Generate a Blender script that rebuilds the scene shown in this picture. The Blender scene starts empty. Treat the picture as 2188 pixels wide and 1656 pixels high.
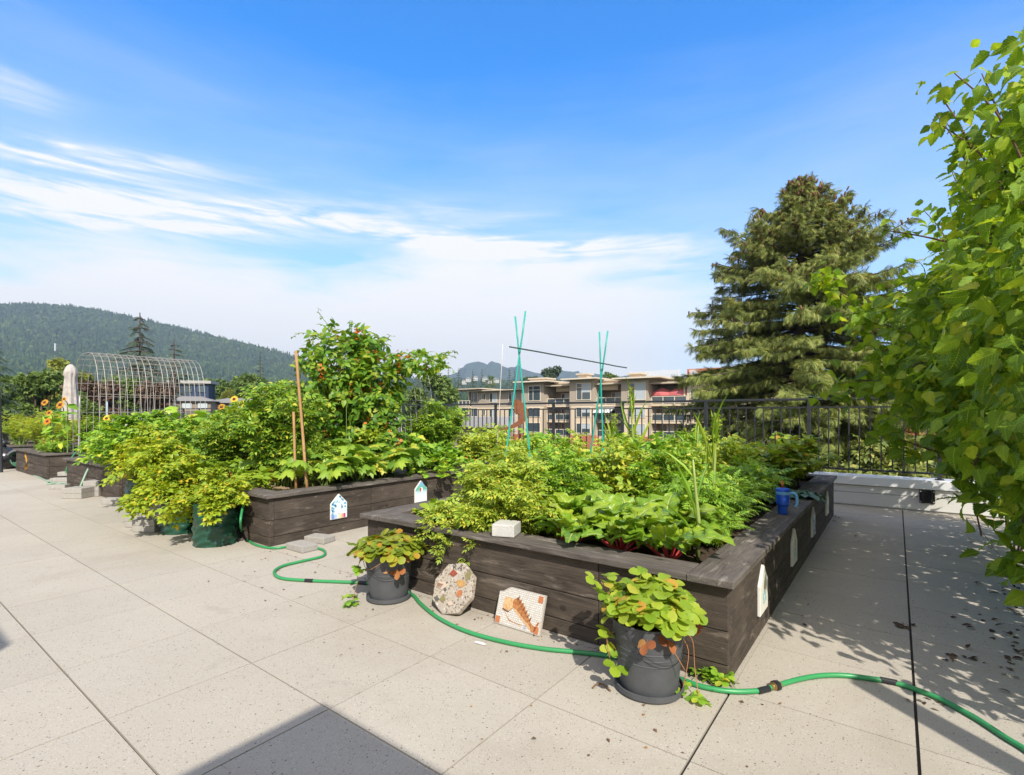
import bpy, math, random
import numpy as np
from mathutils import Vector, Matrix

rad = math.radians
random.seed(7)
rng = np.random.default_rng(7)
S = bpy.context.scene
COL = S.collection

# ------------------------------------------------------------------ camera
EYE = 1.35
FPX, CX, CY = 1095.0, 1094.0, 885.0          # focal length and horizon in photo pixels
cam_d = bpy.data.cameras.new('camera')
cam = bpy.data.objects.new('camera', cam_d)
COL.objects.link(cam)
cam.location = (0, 0, EYE)
cam.rotation_euler = (rad(90), 0, 0)
cam_d.sensor_width = 36.0
cam_d.lens = 36.0 * FPX / 2188.0
cam_d.shift_y = (CY - 828.0) / 2188.0
cam_d.clip_start = 0.05
cam_d.clip_end = 40000
S.camera = cam

# ------------------------------------------------------------------ light
SUN_EL, SUN_AZ = 43.0, 14.0                   # light travels 14 degrees left of straight ahead
sun_d = bpy.data.lights.new('sun', 'SUN')
sun_d.energy = 4.1
sun_d.angle = rad(0.53)
sun_d.color = (1.0, 0.95, 0.86)
sun = bpy.data.objects.new('sun', sun_d)
COL.objects.link(sun)
LDIR = Vector((-math.sin(rad(SUN_AZ)) * math.cos(rad(SUN_EL)), math.cos(rad(SUN_AZ)) * math.cos(rad(SUN_EL)), -math.sin(rad(SUN_EL))))
sun.rotation_euler = LDIR.to_track_quat('-Z', 'Y').to_euler()
sun.location = (0, 0, 60)
S.view_settings.view_transform = 'Standard'
S.view_settings.look = 'None'
S.view_settings.exposure = 0.60
S.view_settings.gamma = 1.0
S.view_settings.use_curve_mapping = False
try:
    S.cycles.max_bounces = 7
    S.cycles.diffuse_bounces = 3
    S.cycles.transmission_bounces = 4
    S.cycles.glossy_bounces = 2
    S.cycles.transparent_max_bounces = 6
    S.cycles.volume_bounces = 0
    S.cycles.caustics_reflective = False
    S.cycles.caustics_refractive = False
except Exception:
    pass

# ------------------------------------------------------------------ node helper
class NT:
    def __init__(s, tree):
        s.t = tree
        s.n = tree.nodes
        s.l = tree.links
    def new(s, typ, **kw):
        nd = s.n.new(typ)
        for k, v in kw.items():
            setattr(nd, k, v)
        return nd
    def put(s, sock, val):
        if hasattr(val, 'is_output') or isinstance(val, bpy.types.NodeSocket):
            s.l.new(val, sock)
        else:
            sock.default_value = val
    def math(s, op, a, b=None, c=None, clamp=False):
        nd = s.new('ShaderNodeMath', operation=op, use_clamp=clamp)
        s.put(nd.inputs[0], a)
        if b is not None: s.put(nd.inputs[1], b)
        if c is not None: s.put(nd.inputs[2], c)
        return nd.outputs[0]
    def mix(s, fac, a, b, blend='MIX'):
        nd = s.new('ShaderNodeMix', data_type='RGBA', blend_type=blend)
        s.put(nd.inputs[0], fac)
        s.put(nd.inputs[6], a if not isinstance(a, tuple) or len(a) == 4 else (*a, 1))
        s.put(nd.inputs[7], b if not isinstance(b, tuple) or len(b) == 4 else (*b, 1))
        return nd.outputs[2]
    def smooth(s, x, a, b):
        nd = s.new('ShaderNodeMapRange', interpolation_type='SMOOTHSTEP')
        s.put(nd.inputs[0], x)
        nd.inputs[1].default_value = a
        nd.inputs[2].default_value = b
        nd.inputs[3].default_value = 0.0
        nd.inputs[4].default_value = 1.0
        return nd.outputs[0]
    def noise(s, vec, scale, detail=4, rough=.55, dist=0.0):
        nd = s.new('ShaderNodeTexNoise')
        if vec is not None: s.l.new(vec, nd.inputs['Vector'])
        nd.inputs['Scale'].default_value = scale
        nd.inputs['Detail'].default_value = detail
        nd.inputs['Roughness'].default_value = rough
        nd.inputs['Distortion'].default_value = dist
        return nd.outputs[0]
    def mapping(s, vec, scale=(1, 1, 1), rot=(0, 0, 0), loc=(0, 0, 0)):
        nd = s.new('ShaderNodeMapping')
        s.l.new(vec, nd.inputs[0])
        nd.inputs['Location'].default_value = loc
        nd.inputs['Rotation'].default_value = rot
        nd.inputs['Scale'].default_value = scale
        return nd.outputs[0]
    def ramp(s, fac, stops, interp='LINEAR'):
        nd = s.new('ShaderNodeValToRGB')
        cr = nd.color_ramp
        cr.interpolation = interp
        while len(cr.elements) < len(stops): cr.elements.new(0.5)
        for e, (p, c) in zip(cr.elements, stops):
            e.position = p
            e.color = (*c, 1) if len(c) == 3 else c
        s.put(nd.inputs[0], fac)
        return nd.outputs[0]

# ------------------------------------------------------------------ sky
W = bpy.data.worlds.new('World')
S.world = W
W.use_nodes = True
w = NT(W.node_tree)
for nd in list(w.n): w.n.remove(nd)
sky = w.new('ShaderNodeTexSky', sky_type='NISHITA')
sky.sun_disc = False
sky.sun_elevation = rad(SUN_EL)
sky.sun_rotation = math.atan2(-LDIR.x, -LDIR.y)
sky.altitude = 50
sky.air_density = 1.0
sky.dust_density = 0.6
sky.ozone_density = 2.2
tc = w.new('ShaderNodeTexCoord')
sep = w.new('ShaderNodeSeparateXYZ')
w.l.new(tc.outputs['Generated'], sep.inputs[0])
gx, gy, gz = sep.outputs
hl = w.math('SQRT', w.math('ADD', w.math('MULTIPLY', gx, gx), w.math('MULTIPLY', gy, gy)))
tel = w.math('DIVIDE', gz, w.math('MAXIMUM', hl, .02))      # tangent of the elevation
az = w.math('ARCTAN2', gx, gy)                              # bearing, 0 = straight ahead
comb = w.new('ShaderNodeCombineXYZ')
w.l.new(az, comb.inputs[0]); w.l.new(tel, comb.inputs[1])
sv = comb.outputs[0]
wisps = w.noise(w.mapping(sv, (2.0, 11.0, 1), (0, 0, rad(9))), 1.6, 6, .58, .6)
wide = w.noise(w.mapping(sv, (1.6, 4.0, 1), (0, 0, rad(12)), (3.1, .4, 0)), 1.5, 4, .55, .4)
fibre = w.noise(w.mapping(sv, (3.0, 26.0, 1), (0, 0, rad(6)), (1.7, 2.2, 0)), 1.5, 7, .62, .9)
warp = w.math('MULTIPLY', w.math('SUBTRACT', wisps, .5), .16)
warp2 = w.math('MULTIPLY', w.math('SUBTRACT', wide, .5), .22)
telw = w.math('ADD', w.math('ADD', tel, warp), warp2)
azfade = w.smooth(az, .16, .62)
bank_top = w.math('SUBTRACT', w.math('SUBTRACT', .345, w.math('MULTIPLY', w.math('ABSOLUTE', w.math('ADD', az, .05)), .10)), w.math('MULTIPLY', azfade, .10))
bank = w.math('SUBTRACT', 1.0, w.smooth(w.math('SUBTRACT', telw, bank_top), -.10, .055))
bank = w.math('MULTIPLY', bank, w.math('SUBTRACT', 1.0, w.math('MULTIPLY', azfade, .45)))
veil = w.math('MULTIPLY', w.math('SUBTRACT', 1.0, w.smooth(telw, .2, .72)), .40)
def streak(a0, t0, ln, th, slope, amt):
    da = w.math('SUBTRACT', az, a0)
    dt = w.math('SUBTRACT', w.math('ADD', tel, w.math('MULTIPLY', warp, .75)), w.math('MULTIPLY_ADD', da, slope, t0))
    e = w.math('ADD', w.math('POWER', w.math('ABSOLUTE', w.math('DIVIDE', da, ln)), 2.0), w.math('POWER', w.math('ABSOLUTE', w.math('DIVIDE', dt, th)), 2.0))
    g = w.math('POWER', 2.718, w.math('MULTIPLY', e, -1.0))
    tx = w.smooth(fibre, .25, .72)
    return w.math('MULTIPLY', w.math('MULTIPLY', g, tx), amt)
cl = w.math('MAXIMUM', bank, veil)
for a in ((-.70, .377, .13, .013, .13, 1.0), (-.60, .337, .25, .026, .11, 1.15), (-.63, .300, .20, .024, .10, .9), (-.78, .445, .06, .018, .05, .55), (-.10, .335, .32, .019, -.08, 1.0), (-.30, .36, .40, .045, .0, .4), (.2, .30, .3, .03, -.1, .5)):
    cl = w.math('ADD', cl, streak(*a), clamp=True)
hs = w.new('ShaderNodeHueSaturation')
hs.inputs['Hue'].default_value = .495
hs.inputs['Saturation'].default_value = 1.15
hs.inputs['Value'].default_value = 1.5
w.l.new(sky.outputs[0], hs.inputs['Color'])
blue = w.mix(1.0, hs.outputs[0], (.17, 1.12, 1.82, 1), 'MULTIPLY')
skyc = w.mix(cl, blue, (8.3, 8.35, 8.5, 1))
rear = w.math('MAXIMUM', w.smooth(w.math('MULTIPLY', gy, -1.0), .0, .45), w.smooth(gz, .70, .86))   # unseen cloud glow added behind and overhead to brighten and warm the shade
rear = w.math('MULTIPLY', rear, w.math('MULTIPLY_ADD', wide, .8, .32))
skyc = w.mix(rear, skyc, (9.2, 7.8, 5.9, 1))
bg = w.new('ShaderNodeBackground')
w.l.new(skyc, bg.inputs[0])
bg.inputs[1].default_value = 0.085
ow = w.new('ShaderNodeOutputWorld')
w.l.new(bg.outputs[0], ow.inputs[0])

# ------------------------------------------------------------------ frames
UX, UY = .6, .8                                # terrace grid: u runs away to the right, v runs to the right and nearer
ROT = -math.atan2(UX, UY)
def uv(u, v, z=0.0):
    return Vector((UX * u + UY * v, UY * u - UX * v, z))
def touv(p):
    return (UX * p[0] + UY * p[1], UY * p[0] - UX * p[1])
def gp(px, py, z=0.0):                         # photo point on a level surface at height z
    Y = FPX * (EYE - z) / (py - CY)
    return Vector(((px - CX) / FPX * Y, Y, z))
def dp(px, py, Y):                             # photo point at depth Y
    return Vector(((px - CX) / FPX * Y, Y, EYE - (py - CY) / FPX * Y))

# ------------------------------------------------------------------ mesh helpers
class MB:
    def __init__(s):
        s.V = []; s.F = []; s.M = []
    def add(s, V, F, mi=0):
        o = len(s.V)
        s.V.extend([tuple(p) for p in V])
        for f in F:
            s.F.append(tuple(i + o for i in f)); s.M.append(mi)
        return s
    def box(s, a, b, mi=0, M=None):
        x0, y0, z0 = a; x1, y1, z1 = b
        V = [Vector(p) for p in ((x0, y0, z0), (x1, y0, z0), (x1, y1, z0), (x0, y1, z0), (x0, y0, z1), (x1, y0, z1), (x1, y1, z1), (x0, y1, z1))]
        if M is not None: V = [M @ p for p in V]
        return s.add(V, [(3, 2, 1, 0), (4, 5, 6, 7), (0, 1, 5, 4), (1, 2, 6, 5), (2, 3, 7, 6), (3, 0, 4, 7)], mi)
    def tube(s, pts, r, n=8, mi=0, cap=True):
        pts = [Vector(p) for p in pts]
        R = r if isinstance(r, (list, tuple)) else [r] * len(pts)
        V = []; F = []
        up = Vector((0, 0, 1))
        prev = None
        for i, p in enumerate(pts):
            a = pts[max(i - 1, 0)]; b = pts[min(i + 1, len(pts) - 1)]
            t = (b - a)
            if t.length < 1e-9: t = Vector((0, 0, 1))
            t.normalize()
            if prev is None:
                x = t.cross(up)
                if x.length < 1e-3: x = t.cross(Vector((1, 0, 0)))
            else:
                x = prev - t * prev.dot(t)
                if x.length < 1e-6: x = t.cross(up)
            x.normalize(); prev = x
            y = t.cross(x)
            for k in range(n):
                an = 2 * math.pi * k / n
                V.append(p + (x * math.cos(an) + y * math.sin(an)) * R[i])
        for i in range(len(pts) - 1):
            for k in range(n):
                k2 = (k + 1) % n
                F.append((i * n + k, i * n + k2, (i + 1) * n + k2, (i + 1) * n + k))
        if cap and n > 2:
            F.append(tuple(range(n))[::-1]); F.append(tuple((len(pts) - 1) * n + k for k in range(n)))
        return s.add(V, F, mi)
    def lathe(s, prof, n=28, mi=0, M=None):
        V = []; F = []
        for r, z in prof:
            for k in range(n):
                a = 2 * math.pi * k / n
                p = Vector((r * math.cos(a), r * math.sin(a), z))
                V.append(M @ p if M is not None else p)
        for i in range(len(prof) - 1):
            for k in range(n):
                k2 = (k + 1) % n
                F.append((i * n + k, i * n + k2, (i + 1) * n + k2, (i + 1) * n + k))
        return s.add(V, F, mi)
    def prism(s, out, z0, z1, mi=0, M=None):
        n = len(out)
        V = [Vector((x, y, z0)) for x, y in out] + [Vector((x, y, z1)) for x, y in out]
        if M is not None: V = [M @ p for p in V]
        F = [tuple(range(n))[::-1], tuple(range(n, 2 * n))] + [(k, (k + 1) % n, n + (k + 1) % n, n + k) for k in range(n)]
        return s.add(V, F, mi)
    def build(s, name, mats, parent=None, smooth=False, loc=None, rotz=None, bevel=0, auto=False):
        me = bpy.data.meshes.new(name)
        me.from_pydata(s.V, [], s.F)
        for m in (mats if isinstance(mats, (list, tuple)) else [mats]): me.materials.append(m)
        me.polygons.foreach_set('material_index', s.M)
        if smooth or auto: me.polygons.foreach_set('use_smooth', [True] * len(s.F))
        if auto:
            try: me.set_sharp_from_angle(angle=rad(35))
            except Exception: pass
        me.update()
        return link(name, me, parent, loc, rotz, bevel)

def link(name, me, parent=None, loc=None, rotz=None, bevel=0):
    o = bpy.data.objects.new(name, me)
    COL.objects.link(o)
    if parent is not None: o.parent = parent
    if loc is not None: o.location = loc
    if rotz is not None: o.rotation_euler = (0, 0, rotz)
    if bevel:
        b = o.modifiers.new('bevel', 'BEVEL')
        b.width = bevel; b.segments = 2; b.limit_method = 'ANGLE'; b.angle_limit = rad(40)
    return o

def tag(o, label=None, cat=None, group=None, kind=None):
    if label: o['label'] = label
    if cat: o['category'] = cat
    if group: o['group'] = group
    if kind: o['kind'] = kind
    return o

def thing(name, label, cat, loc=(0, 0, 0), rotz=0.0, group=None):
    o = bpy.data.objects.new(name, None)
    COL.objects.link(o)
    o.empty_display_size = .1
    o.location = loc; o.rotation_euler = (0, 0, rotz)
    return tag(o, label, cat, group)

def dup(root, loc, rotz=0.0, sc=1.0, label=None, group=None):   # a copy of a thing with copies of its parts and sub-parts
    r = root.copy(); COL.objects.link(r)
    r.location = loc; r.rotation_euler = (0, 0, rotz)
    r.scale = (sc, sc, sc) if not isinstance(sc, (tuple, list)) else sc
    if label: r['label'] = label
    if group: r['group'] = group
    for ch in list(root.children):
        c = ch.copy(); COL.objects.link(c); c.parent = r
        for g in list(ch.children):
            d = g.copy(); COL.objects.link(d); d.parent = c
    return r

# ------------------------------------------------------------------ leaf templates and scattering
class Tpl:
    def __init__(s, V, F, M=None):
        s.V = np.array(V, float)
        s.F = F
        s.M = M or [0] * len(F)
        s.loops = np.array([i for f in F for i in f], np.int64)
        s.cnt = np.array([len(f) for f in F], np.int64)

def blade(ts, ws, fold=.25, droop=.25, shift=(0, 0), ang=0.0, sc=1.0, zoff=0):
    V = []; F = []; rows = []
    for t, wd in zip(ts, ws):
        z = -droop * t * t
        if wd < 1e-6:
            rows.append([len(V)]); V.append((0, t, z))
        else:
            k = len(V)
            V += [(-wd, t, z + fold * wd), (0, t, z), (wd, t, z + fold * wd)]
            rows.append([k, k + 1, k + 2])
    for a, b in zip(rows, rows[1:]):
        if len(a) == 1 and len(b) == 3: F += [(a[0], b[1], b[0]), (a[0], b[2], b[1])]
        elif len(a) == 3 and len(b) == 1: F += [(a[0], a[1], b[0]), (a[1], a[2], b[0])]
        elif len(a) == 3: F += [(a[0], a[1], b[1], b[0]), (a[1], a[2], b[2], b[1])]
    c, sn = math.cos(ang), math.sin(ang)
    V = [((x * c + y * sn) * sc + shift[0], (-x * sn + y * c) * sc + shift[1], z * sc + zoff) for x, y, z in V]
    return V, F

def merge(parts, mats=None):
    V = []; F = []; M = []
    for i, (v, f) in enumerate(parts):
        o = len(V)
        V += v; F += [tuple(k + o for k in q) for q in f]
        M += [mats[i] if mats else 0] * len(f)
    return Tpl(V, F, M)

OVT, OVW = [0, .10, .34, .62, .84, 1], [0, .17, .30, .26, .13, 0]
RDT, RDW = [0, .10, .22, .34, .46, .58, .70, .82, .92, 1], [0, .17, .30, .29, .38, .35, .40, .33, .24, .02]
T_ovate = merge([blade(OVT, OVW)])
T_lance = merge([blade([0, .2, .5, .8, 1], [0, .09, .13, .08, 0], .3, .3)])
T_tiny = merge([blade([0, .4, 1], [0, .26, 0], .2, .2)])

def tri_leaf(wmul=1.0, a=68, drop=.2, k=.62, ts=OVT, w0=OVW, off=.02):
    ws = [x * wmul for x in w0]
    return merge([blade(ts, ws, .22, drop, (0, .30 + off), 0, .70), blade(ts, ws, .22, drop, (off, .29), rad(a), k), blade(ts, ws, .22, drop, (-off, .29), -rad(a), k),
                  ([(-.012, 0, 0), (.012, 0, 0), (.012, .31, 0), (-.012, .31, 0)], [(0, 1, 2, 3)])])
T_bean = tri_leaf(1.0, 84, .3, .60, off=.05)
T_straw = tri_leaf(1.15, 82, .15, .66, RDT, RDW, .03)

def pinnate(pairs, ll, wmul, droop=.3, a0=62, jag=True):
    if jag:
        ts = [0, .12, .3, .42, .58, .68, .85, 1]; ws = [0, .17, .30, .20, .27, .14, .11, 0]
    else:
        ts, ws = OVT, OVW
    ws = [x * wmul for x in ws]
    P = [([(-.008, 0, 0), (.008, 0, 0), (.006, .72, -droop * .5), (-.006, .72, -droop * .5)], [(0, 1, 2, 3)])]
    for i in range(pairs):
        t = .16 + .52 * i / max(pairs - 1, 1)
        l = ll * (.75 + .35 * math.sin(math.pi * (i + .6) / pairs))
        for sg in (1, -1):
            P.append(blade(ts, ws, .25, .35, (0, t + sg * .02), sg * rad(a0 - 8 * i), l, -droop * t * t))
    P.append(blade(ts, ws, .25, .35, (0, .70), 0, ll * 1.15, -droop * .5))
    return merge(P)
T_tomato = pinnate(3, .36, .95, .4)
T_potato = pinnate(2, .44, 1.05, .25, 66, False)
T_carrot = pinnate(5, .24, .62, .3, 58)
T_dill = pinnate(6, .30, .20, .2, 42)

def lobed(nl=5, depth=.30, n=30, curv=.25, jag=.05, seed=1):
    r_ = random.Random(seed)
    V = [(0, .40, .03)]
    inner = []; outer = []
    for k in range(n):
        a = -math.pi + 2 * math.pi * (k + .5) / n       # 0 = towards the tip
        lob = (1 - depth) + depth * abs(math.cos(a * nl / 2.0)) ** .8
        back = 1.0 if abs(a) < 2.5 else .62
        r = .56 * lob * back * (1 + (jag if k % 2 else -jag))
        r *= 1.0 + .12 * math.cos(a)
        outer.append((r * math.sin(a), .40 + r * math.cos(a)))
    for x, y in outer:
        xi, yi = x * .55, .40 + (y - .40) * .55
        V.append((xi, yi, -curv * (xi * xi + (yi - .4) ** 2) * .6 + r_.uniform(-.012, .012)))
    for x, y in outer:
        V.append((x, y, -curv * (x * x + (y - .4) ** 2) * 1.6 + r_.uniform(-.03, .03)))
    F = []
    for k in range(n):
        k2 = (k + 1) % n
        F.append((0, 1 + k2, 1 + k))
        F.append((1 + k, 1 + k2, 1 + n + k2, 1 + n + k))
    return Tpl(V, F)
def pleat(ts, ws, droop, fold, amp=.022):
    V = []; F = []
    xs = (-1, -.52, 0, .52, 1)
    for r, (t, wd) in enumerate(zip(ts, ws)):
        for q in xs:
            a = abs(q)
            V.append((q * wd, t + .07 * a * wd / .4 - (.10 * a if t < .05 else 0), fold * a * wd - droop * t * t + amp * (1 if r % 2 else -1) * a + .02 * math.sin(3 * q + 4 * t)))
    n = len(xs)
    for r in range(len(ts) - 1):
        for k in range(n - 1): F.append((r * n + k, r * n + k + 1, (r + 1) * n + k + 1, (r + 1) * n + k))
    return Tpl(V, F)
VT = [0, .08, .17, .25, .34, .43, .52, .61, .71, .82, 1]
VW = [.10, .34, .40, .47, .36, .38, .29, .31, .20, .17, .005]
T_vine = [pleat(VT, VW, .25, .25), pleat(VT, VW, .6, .35), pleat(VT, [x * .85 for x in VW], .1, -.1)]
T_squash = [lobed(5, .34, 30, .35, .09, 3), lobed(5, .38, 30, .7, .10, 4)]
T_sunleaf = merge([blade([0, .08, .3, .6, .85, 1], [0, .26, .40, .30, .14, 0], .2, .35)])

def disc(n=11, cup=.12):
    V = [(0, .5, -cup)]
    for k in range(n):
        a = 2 * math.pi * k / n
        V.append((.5 * math.sin(a), .5 + .5 * math.cos(a), .04 * math.sin(2 * a)))
    return Tpl(V, [(0, 1 + (k + 1) % n, 1 + k) for k in range(n)])
T_round = disc()

def chard_leaf(seed):
    nx, ny = 10, 16
    V = []; F = []; M = []
    for j in range(ny + 1):
        t = j / ny
        wd = .27 * (math.sin(math.pi * min(1, t * .90 + .07)) ** .6) * (1.0 - .15 * t)
        for i in range(nx + 1):
            s = -1 + 2 * i / nx
            ruff = .062 * math.sin(j * 1.25 + seed * 1.7 + (1.9 if s > 0 else 0)) * abs(s) ** 2
            crk = .026 * math.sin(9 * s + 2.3 * j + seed) * math.sin(1.9 * j + 5 * abs(s)) * (abs(s) > .1)
            V.append((s * wd, .34 + .66 * t, .22 * abs(s) ** .8 * wd + ruff + crk - .55 * t ** 2.2 + .20 * t))
    for j in range(ny):
        for i in range(nx):
            a = j * (nx + 1) + i
            F.append((a, a + 1, a + nx + 2, a + nx + 1)); M.append(0)
    for q, (t0, t1, k) in enumerate(((-.5, .16, 5), (.16, .9, 7))):      # red stalk, then pale rib
        o = len(V)
        for j in range(k):
            t = t0 + (t1 - t0) * j / (k - 1); tt = max(t, 0)
            wd = max(.006, .026 - .022 * max(t, 0))
            z = -.55 * tt ** 2.2 + .20 * tt + .006
            V += [(-wd, .34 + .66 * t, z), (0, .34 + .66 * t, z + wd * .55), (wd, .34 + .66 * t, z), (0, .34 + .66 * t, z - wd)]
        for j in range(k - 1):
            for c in range(4):
                a = o + j * 4 + c; b = o + j * 4 + (c + 1) % 4
                F.append((a, b, b + 4, a + 4)); M.append(1 if q == 0 else 2)
    return Tpl(V, F, M)
T_chard = [chard_leaf(k) for k in range(4)]

def unit(a):
    return a / np.maximum(np.linalg.norm(a, axis=-1, keepdims=True), 1e-9)

class Cloud:                                              # many leaves gathered into one mesh
    def __init__(s):
        s.V = []; s.L = []; s.C = []; s.M = []; s.T = []; s.n = 0
    def add(s, T, pos, d, nrm, sc, wid=None, moff=0):
        pos = np.asarray(pos, float).reshape(-1, 3); N = len(pos)
        if N == 0: return s
        d = unit(np.asarray(d, float).reshape(-1, 3)); nrm = np.asarray(nrm, float).reshape(-1, 3)
        x = unit(np.cross(d, nrm)); nz = np.cross(x, d)
        sc = np.broadcast_to(np.asarray(sc, float), (N,))
        wd = np.ones(N) if wid is None else np.broadcast_to(np.asarray(wid, float), (N,))
        tv = T.V
        P = (pos[:, None, :] + (tv[None, :, 0:1] * (x * (sc * wd)[:, None])[:, None, :] + tv[None, :, 1:2] * (d * sc[:, None])[:, None, :] + tv[None, :, 2:3] * (nz * sc[:, None])[:, None, :]))
        k = len(tv)
        s.V.append(P.reshape(-1, 3)); s.T.append(np.tile(tv, (N, 1)))
        s.L.append((T.loops[None, :] + (s.n + k * np.arange(N))[:, None]).reshape(-1))
        s.C.append(np.tile(T.cnt, N))
        s.M.append(np.tile(np.array(T.M, np.int32) + moff, N))
        s.n += k * N
        return s
    def build(s, name, mats, parent=None, smooth=True, loc=None, veins=False):
        V = np.concatenate(s.V); L = np.concatenate(s.L); C = np.concatenate(s.C); M = np.concatenate(s.M)
        me = bpy.data.meshes.new(name)
        me.vertices.add(len(V)); me.vertices.foreach_set('co', V.astype(np.float32).ravel())
        me.loops.add(len(L)); me.loops.foreach_set('vertex_index', L.astype(np.int32))
        me.polygons.add(len(C))
        st = np.zeros(len(C), np.int32); st[1:] = np.cumsum(C)[:-1]
        me.polygons.foreach_set('loop_start', st)
        for m in (mats if isinstance(mats, (list, tuple)) else [mats]): me.materials.append(m)
        me.polygons.foreach_set('material_index', M.astype(np.int32))
        me.polygons.foreach_set('use_smooth', np.full(len(C), smooth))
        if veins:
            at = me.attributes.new('leafco', 'FLOAT_VECTOR', 'POINT')
            at.data.foreach_set('vector', np.concatenate(s.T).astype(np.float32).ravel())
        me.update(calc_edges=True)
        return link(name, me, parent, loc)

def rand_dir(n, up=0.0, jit=1.0):
    a = rng.uniform(0, 2 * np.pi, n)
    d = np.stack([np.cos(a), np.sin(a), rng.normal(up, .35 * jit, n)], 1)
    return unit(d)
def up_nrm(n, jit=.45):
    return unit(np.stack([rng.normal(0, jit, n), rng.normal(0, jit, n), np.ones(n)], 1))

# ------------------------------------------------------------------ materials
def mat(name):
    m = bpy.data.materials.new(name)
    m.use_nodes = True
    t = NT(m.node_tree)
    for nd in list(t.n): t.n.remove(nd)
    out = t.new('ShaderNodeOutputMaterial')
    return m, t, out

def pbsdf(t, col, rough=.6, metal=0.0, spec=.4, bump=None, bstr=.3, bdist=.01):
    p = t.new('ShaderNodeBsdfPrincipled')
    t.put(p.inputs['Base Color'], (*col, 1) if isinstance(col, tuple) and len(col) == 3 else col)
    t.put(p.inputs['Roughness'], rough)
    t.put(p.inputs['Metallic'], metal)
    try: t.put(p.inputs['Specular IOR Level'], spec)
    except KeyError: pass
    if bump is not None:
        b = t.new('ShaderNodeBump')
        b.inputs['Strength'].default_value = bstr
        b.inputs['Distance'].default_value = bdist
        t.l.new(bump, b.inputs['Height'])
        t.l.new(b.outputs[0], p.inputs['Normal'])
    return p

def plain(name, col, rough=.6, metal=0.0, spec=.4, var=.25, scale=6.0, bump=0.0):
    m, t, out = mat(name)
    co = t.new('ShaderNodeTexCoord').outputs['Object']
    n = t.noise(co, scale, 5, .6)
    c = t.mix(n, tuple(x * (1 - var) for x in col), tuple(min(x * (1 + var), 1) for x in col))
    p = pbsdf(t, c, rough, metal, spec, t.noise(co, scale * 8, 4) if bump else None, bump, .01)
    t.l.new(p.outputs[0], out.inputs[0])
    return m

def leaf_mat(name, stops, trans=.32, rough=.42, spec=.35, veins=0.0):
    m, t, out = mat(name)
    geo = t.new('ShaderNodeNewGeometry')
    co = t.new('ShaderNodeTexCoord').outputs['Object']
    c = t.ramp(geo.outputs['Random Per Island'], stops)
    n = t.noise(co, 45.0, 3)
    c = t.mix(t.math('MULTIPLY', n, .28), c, tuple(.62 * x for x in stops[0][1]))
    hgt = t.noise(co, 90.0, 2)
    if veins:
        lc = t.new('ShaderNodeAttribute', attribute_name='leafco')
        sp = t.new('ShaderNodeSeparateXYZ'); t.l.new(lc.outputs['Vector'], sp.inputs[0])
        ax = t.math('ABSOLUTE', sp.outputs[0])
        mid = t.math('SUBTRACT', 1.0, t.smooth(ax, .006, .022))
        fr = t.math('PINGPONG', t.math('MULTIPLY', t.math('SUBTRACT', sp.outputs[1], t.math('MULTIPLY', ax, .75)), 9.0), .5)
        side = t.math('SUBTRACT', 1.0, t.smooth(fr, .03, .14))
        vm = t.math('MAXIMUM', mid, t.math('MULTIPLY', side, .7))
        blot = t.noise(co, 22.0, 4, .65)
        c = t.mix(t.math('MULTIPLY', t.smooth(blot, .45, .75), .45), c, tuple(.7 * x for x in stops[0][1]))
        c = t.mix(t.math('MULTIPLY', vm, veins), c, tuple(min(1, 1.15 * x) for x in stops[-1][1]))
        brown = t.math('MULTIPLY', t.smooth(t.noise(co, 14.0, 3, .6), .68, .76), .7)
        c = t.mix(brown, c, (.30, .19, .06))
        hgt = t.math('ADD', hgt, t.math('MULTIPLY', vm, -1.2))
    p = pbsdf(t, c, rough, 0, spec, hgt, .35 if veins else .25, .006)
    tr = t.new('ShaderNodeBsdfTranslucent')
    t.l.new(t.mix(1.0, c, (1.25, 1.15, .45, 1), 'MULTIPLY'), tr.inputs[0])
    mx = t.new('ShaderNodeMixShader')
    mx.inputs[0].default_value = trans
    t.l.new(p.outputs[0], mx.inputs[1]); t.l.new(tr.outputs[0], mx.inputs[2])
    t.l.new(mx.outputs[0], out.inputs[0])
    return m

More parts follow.
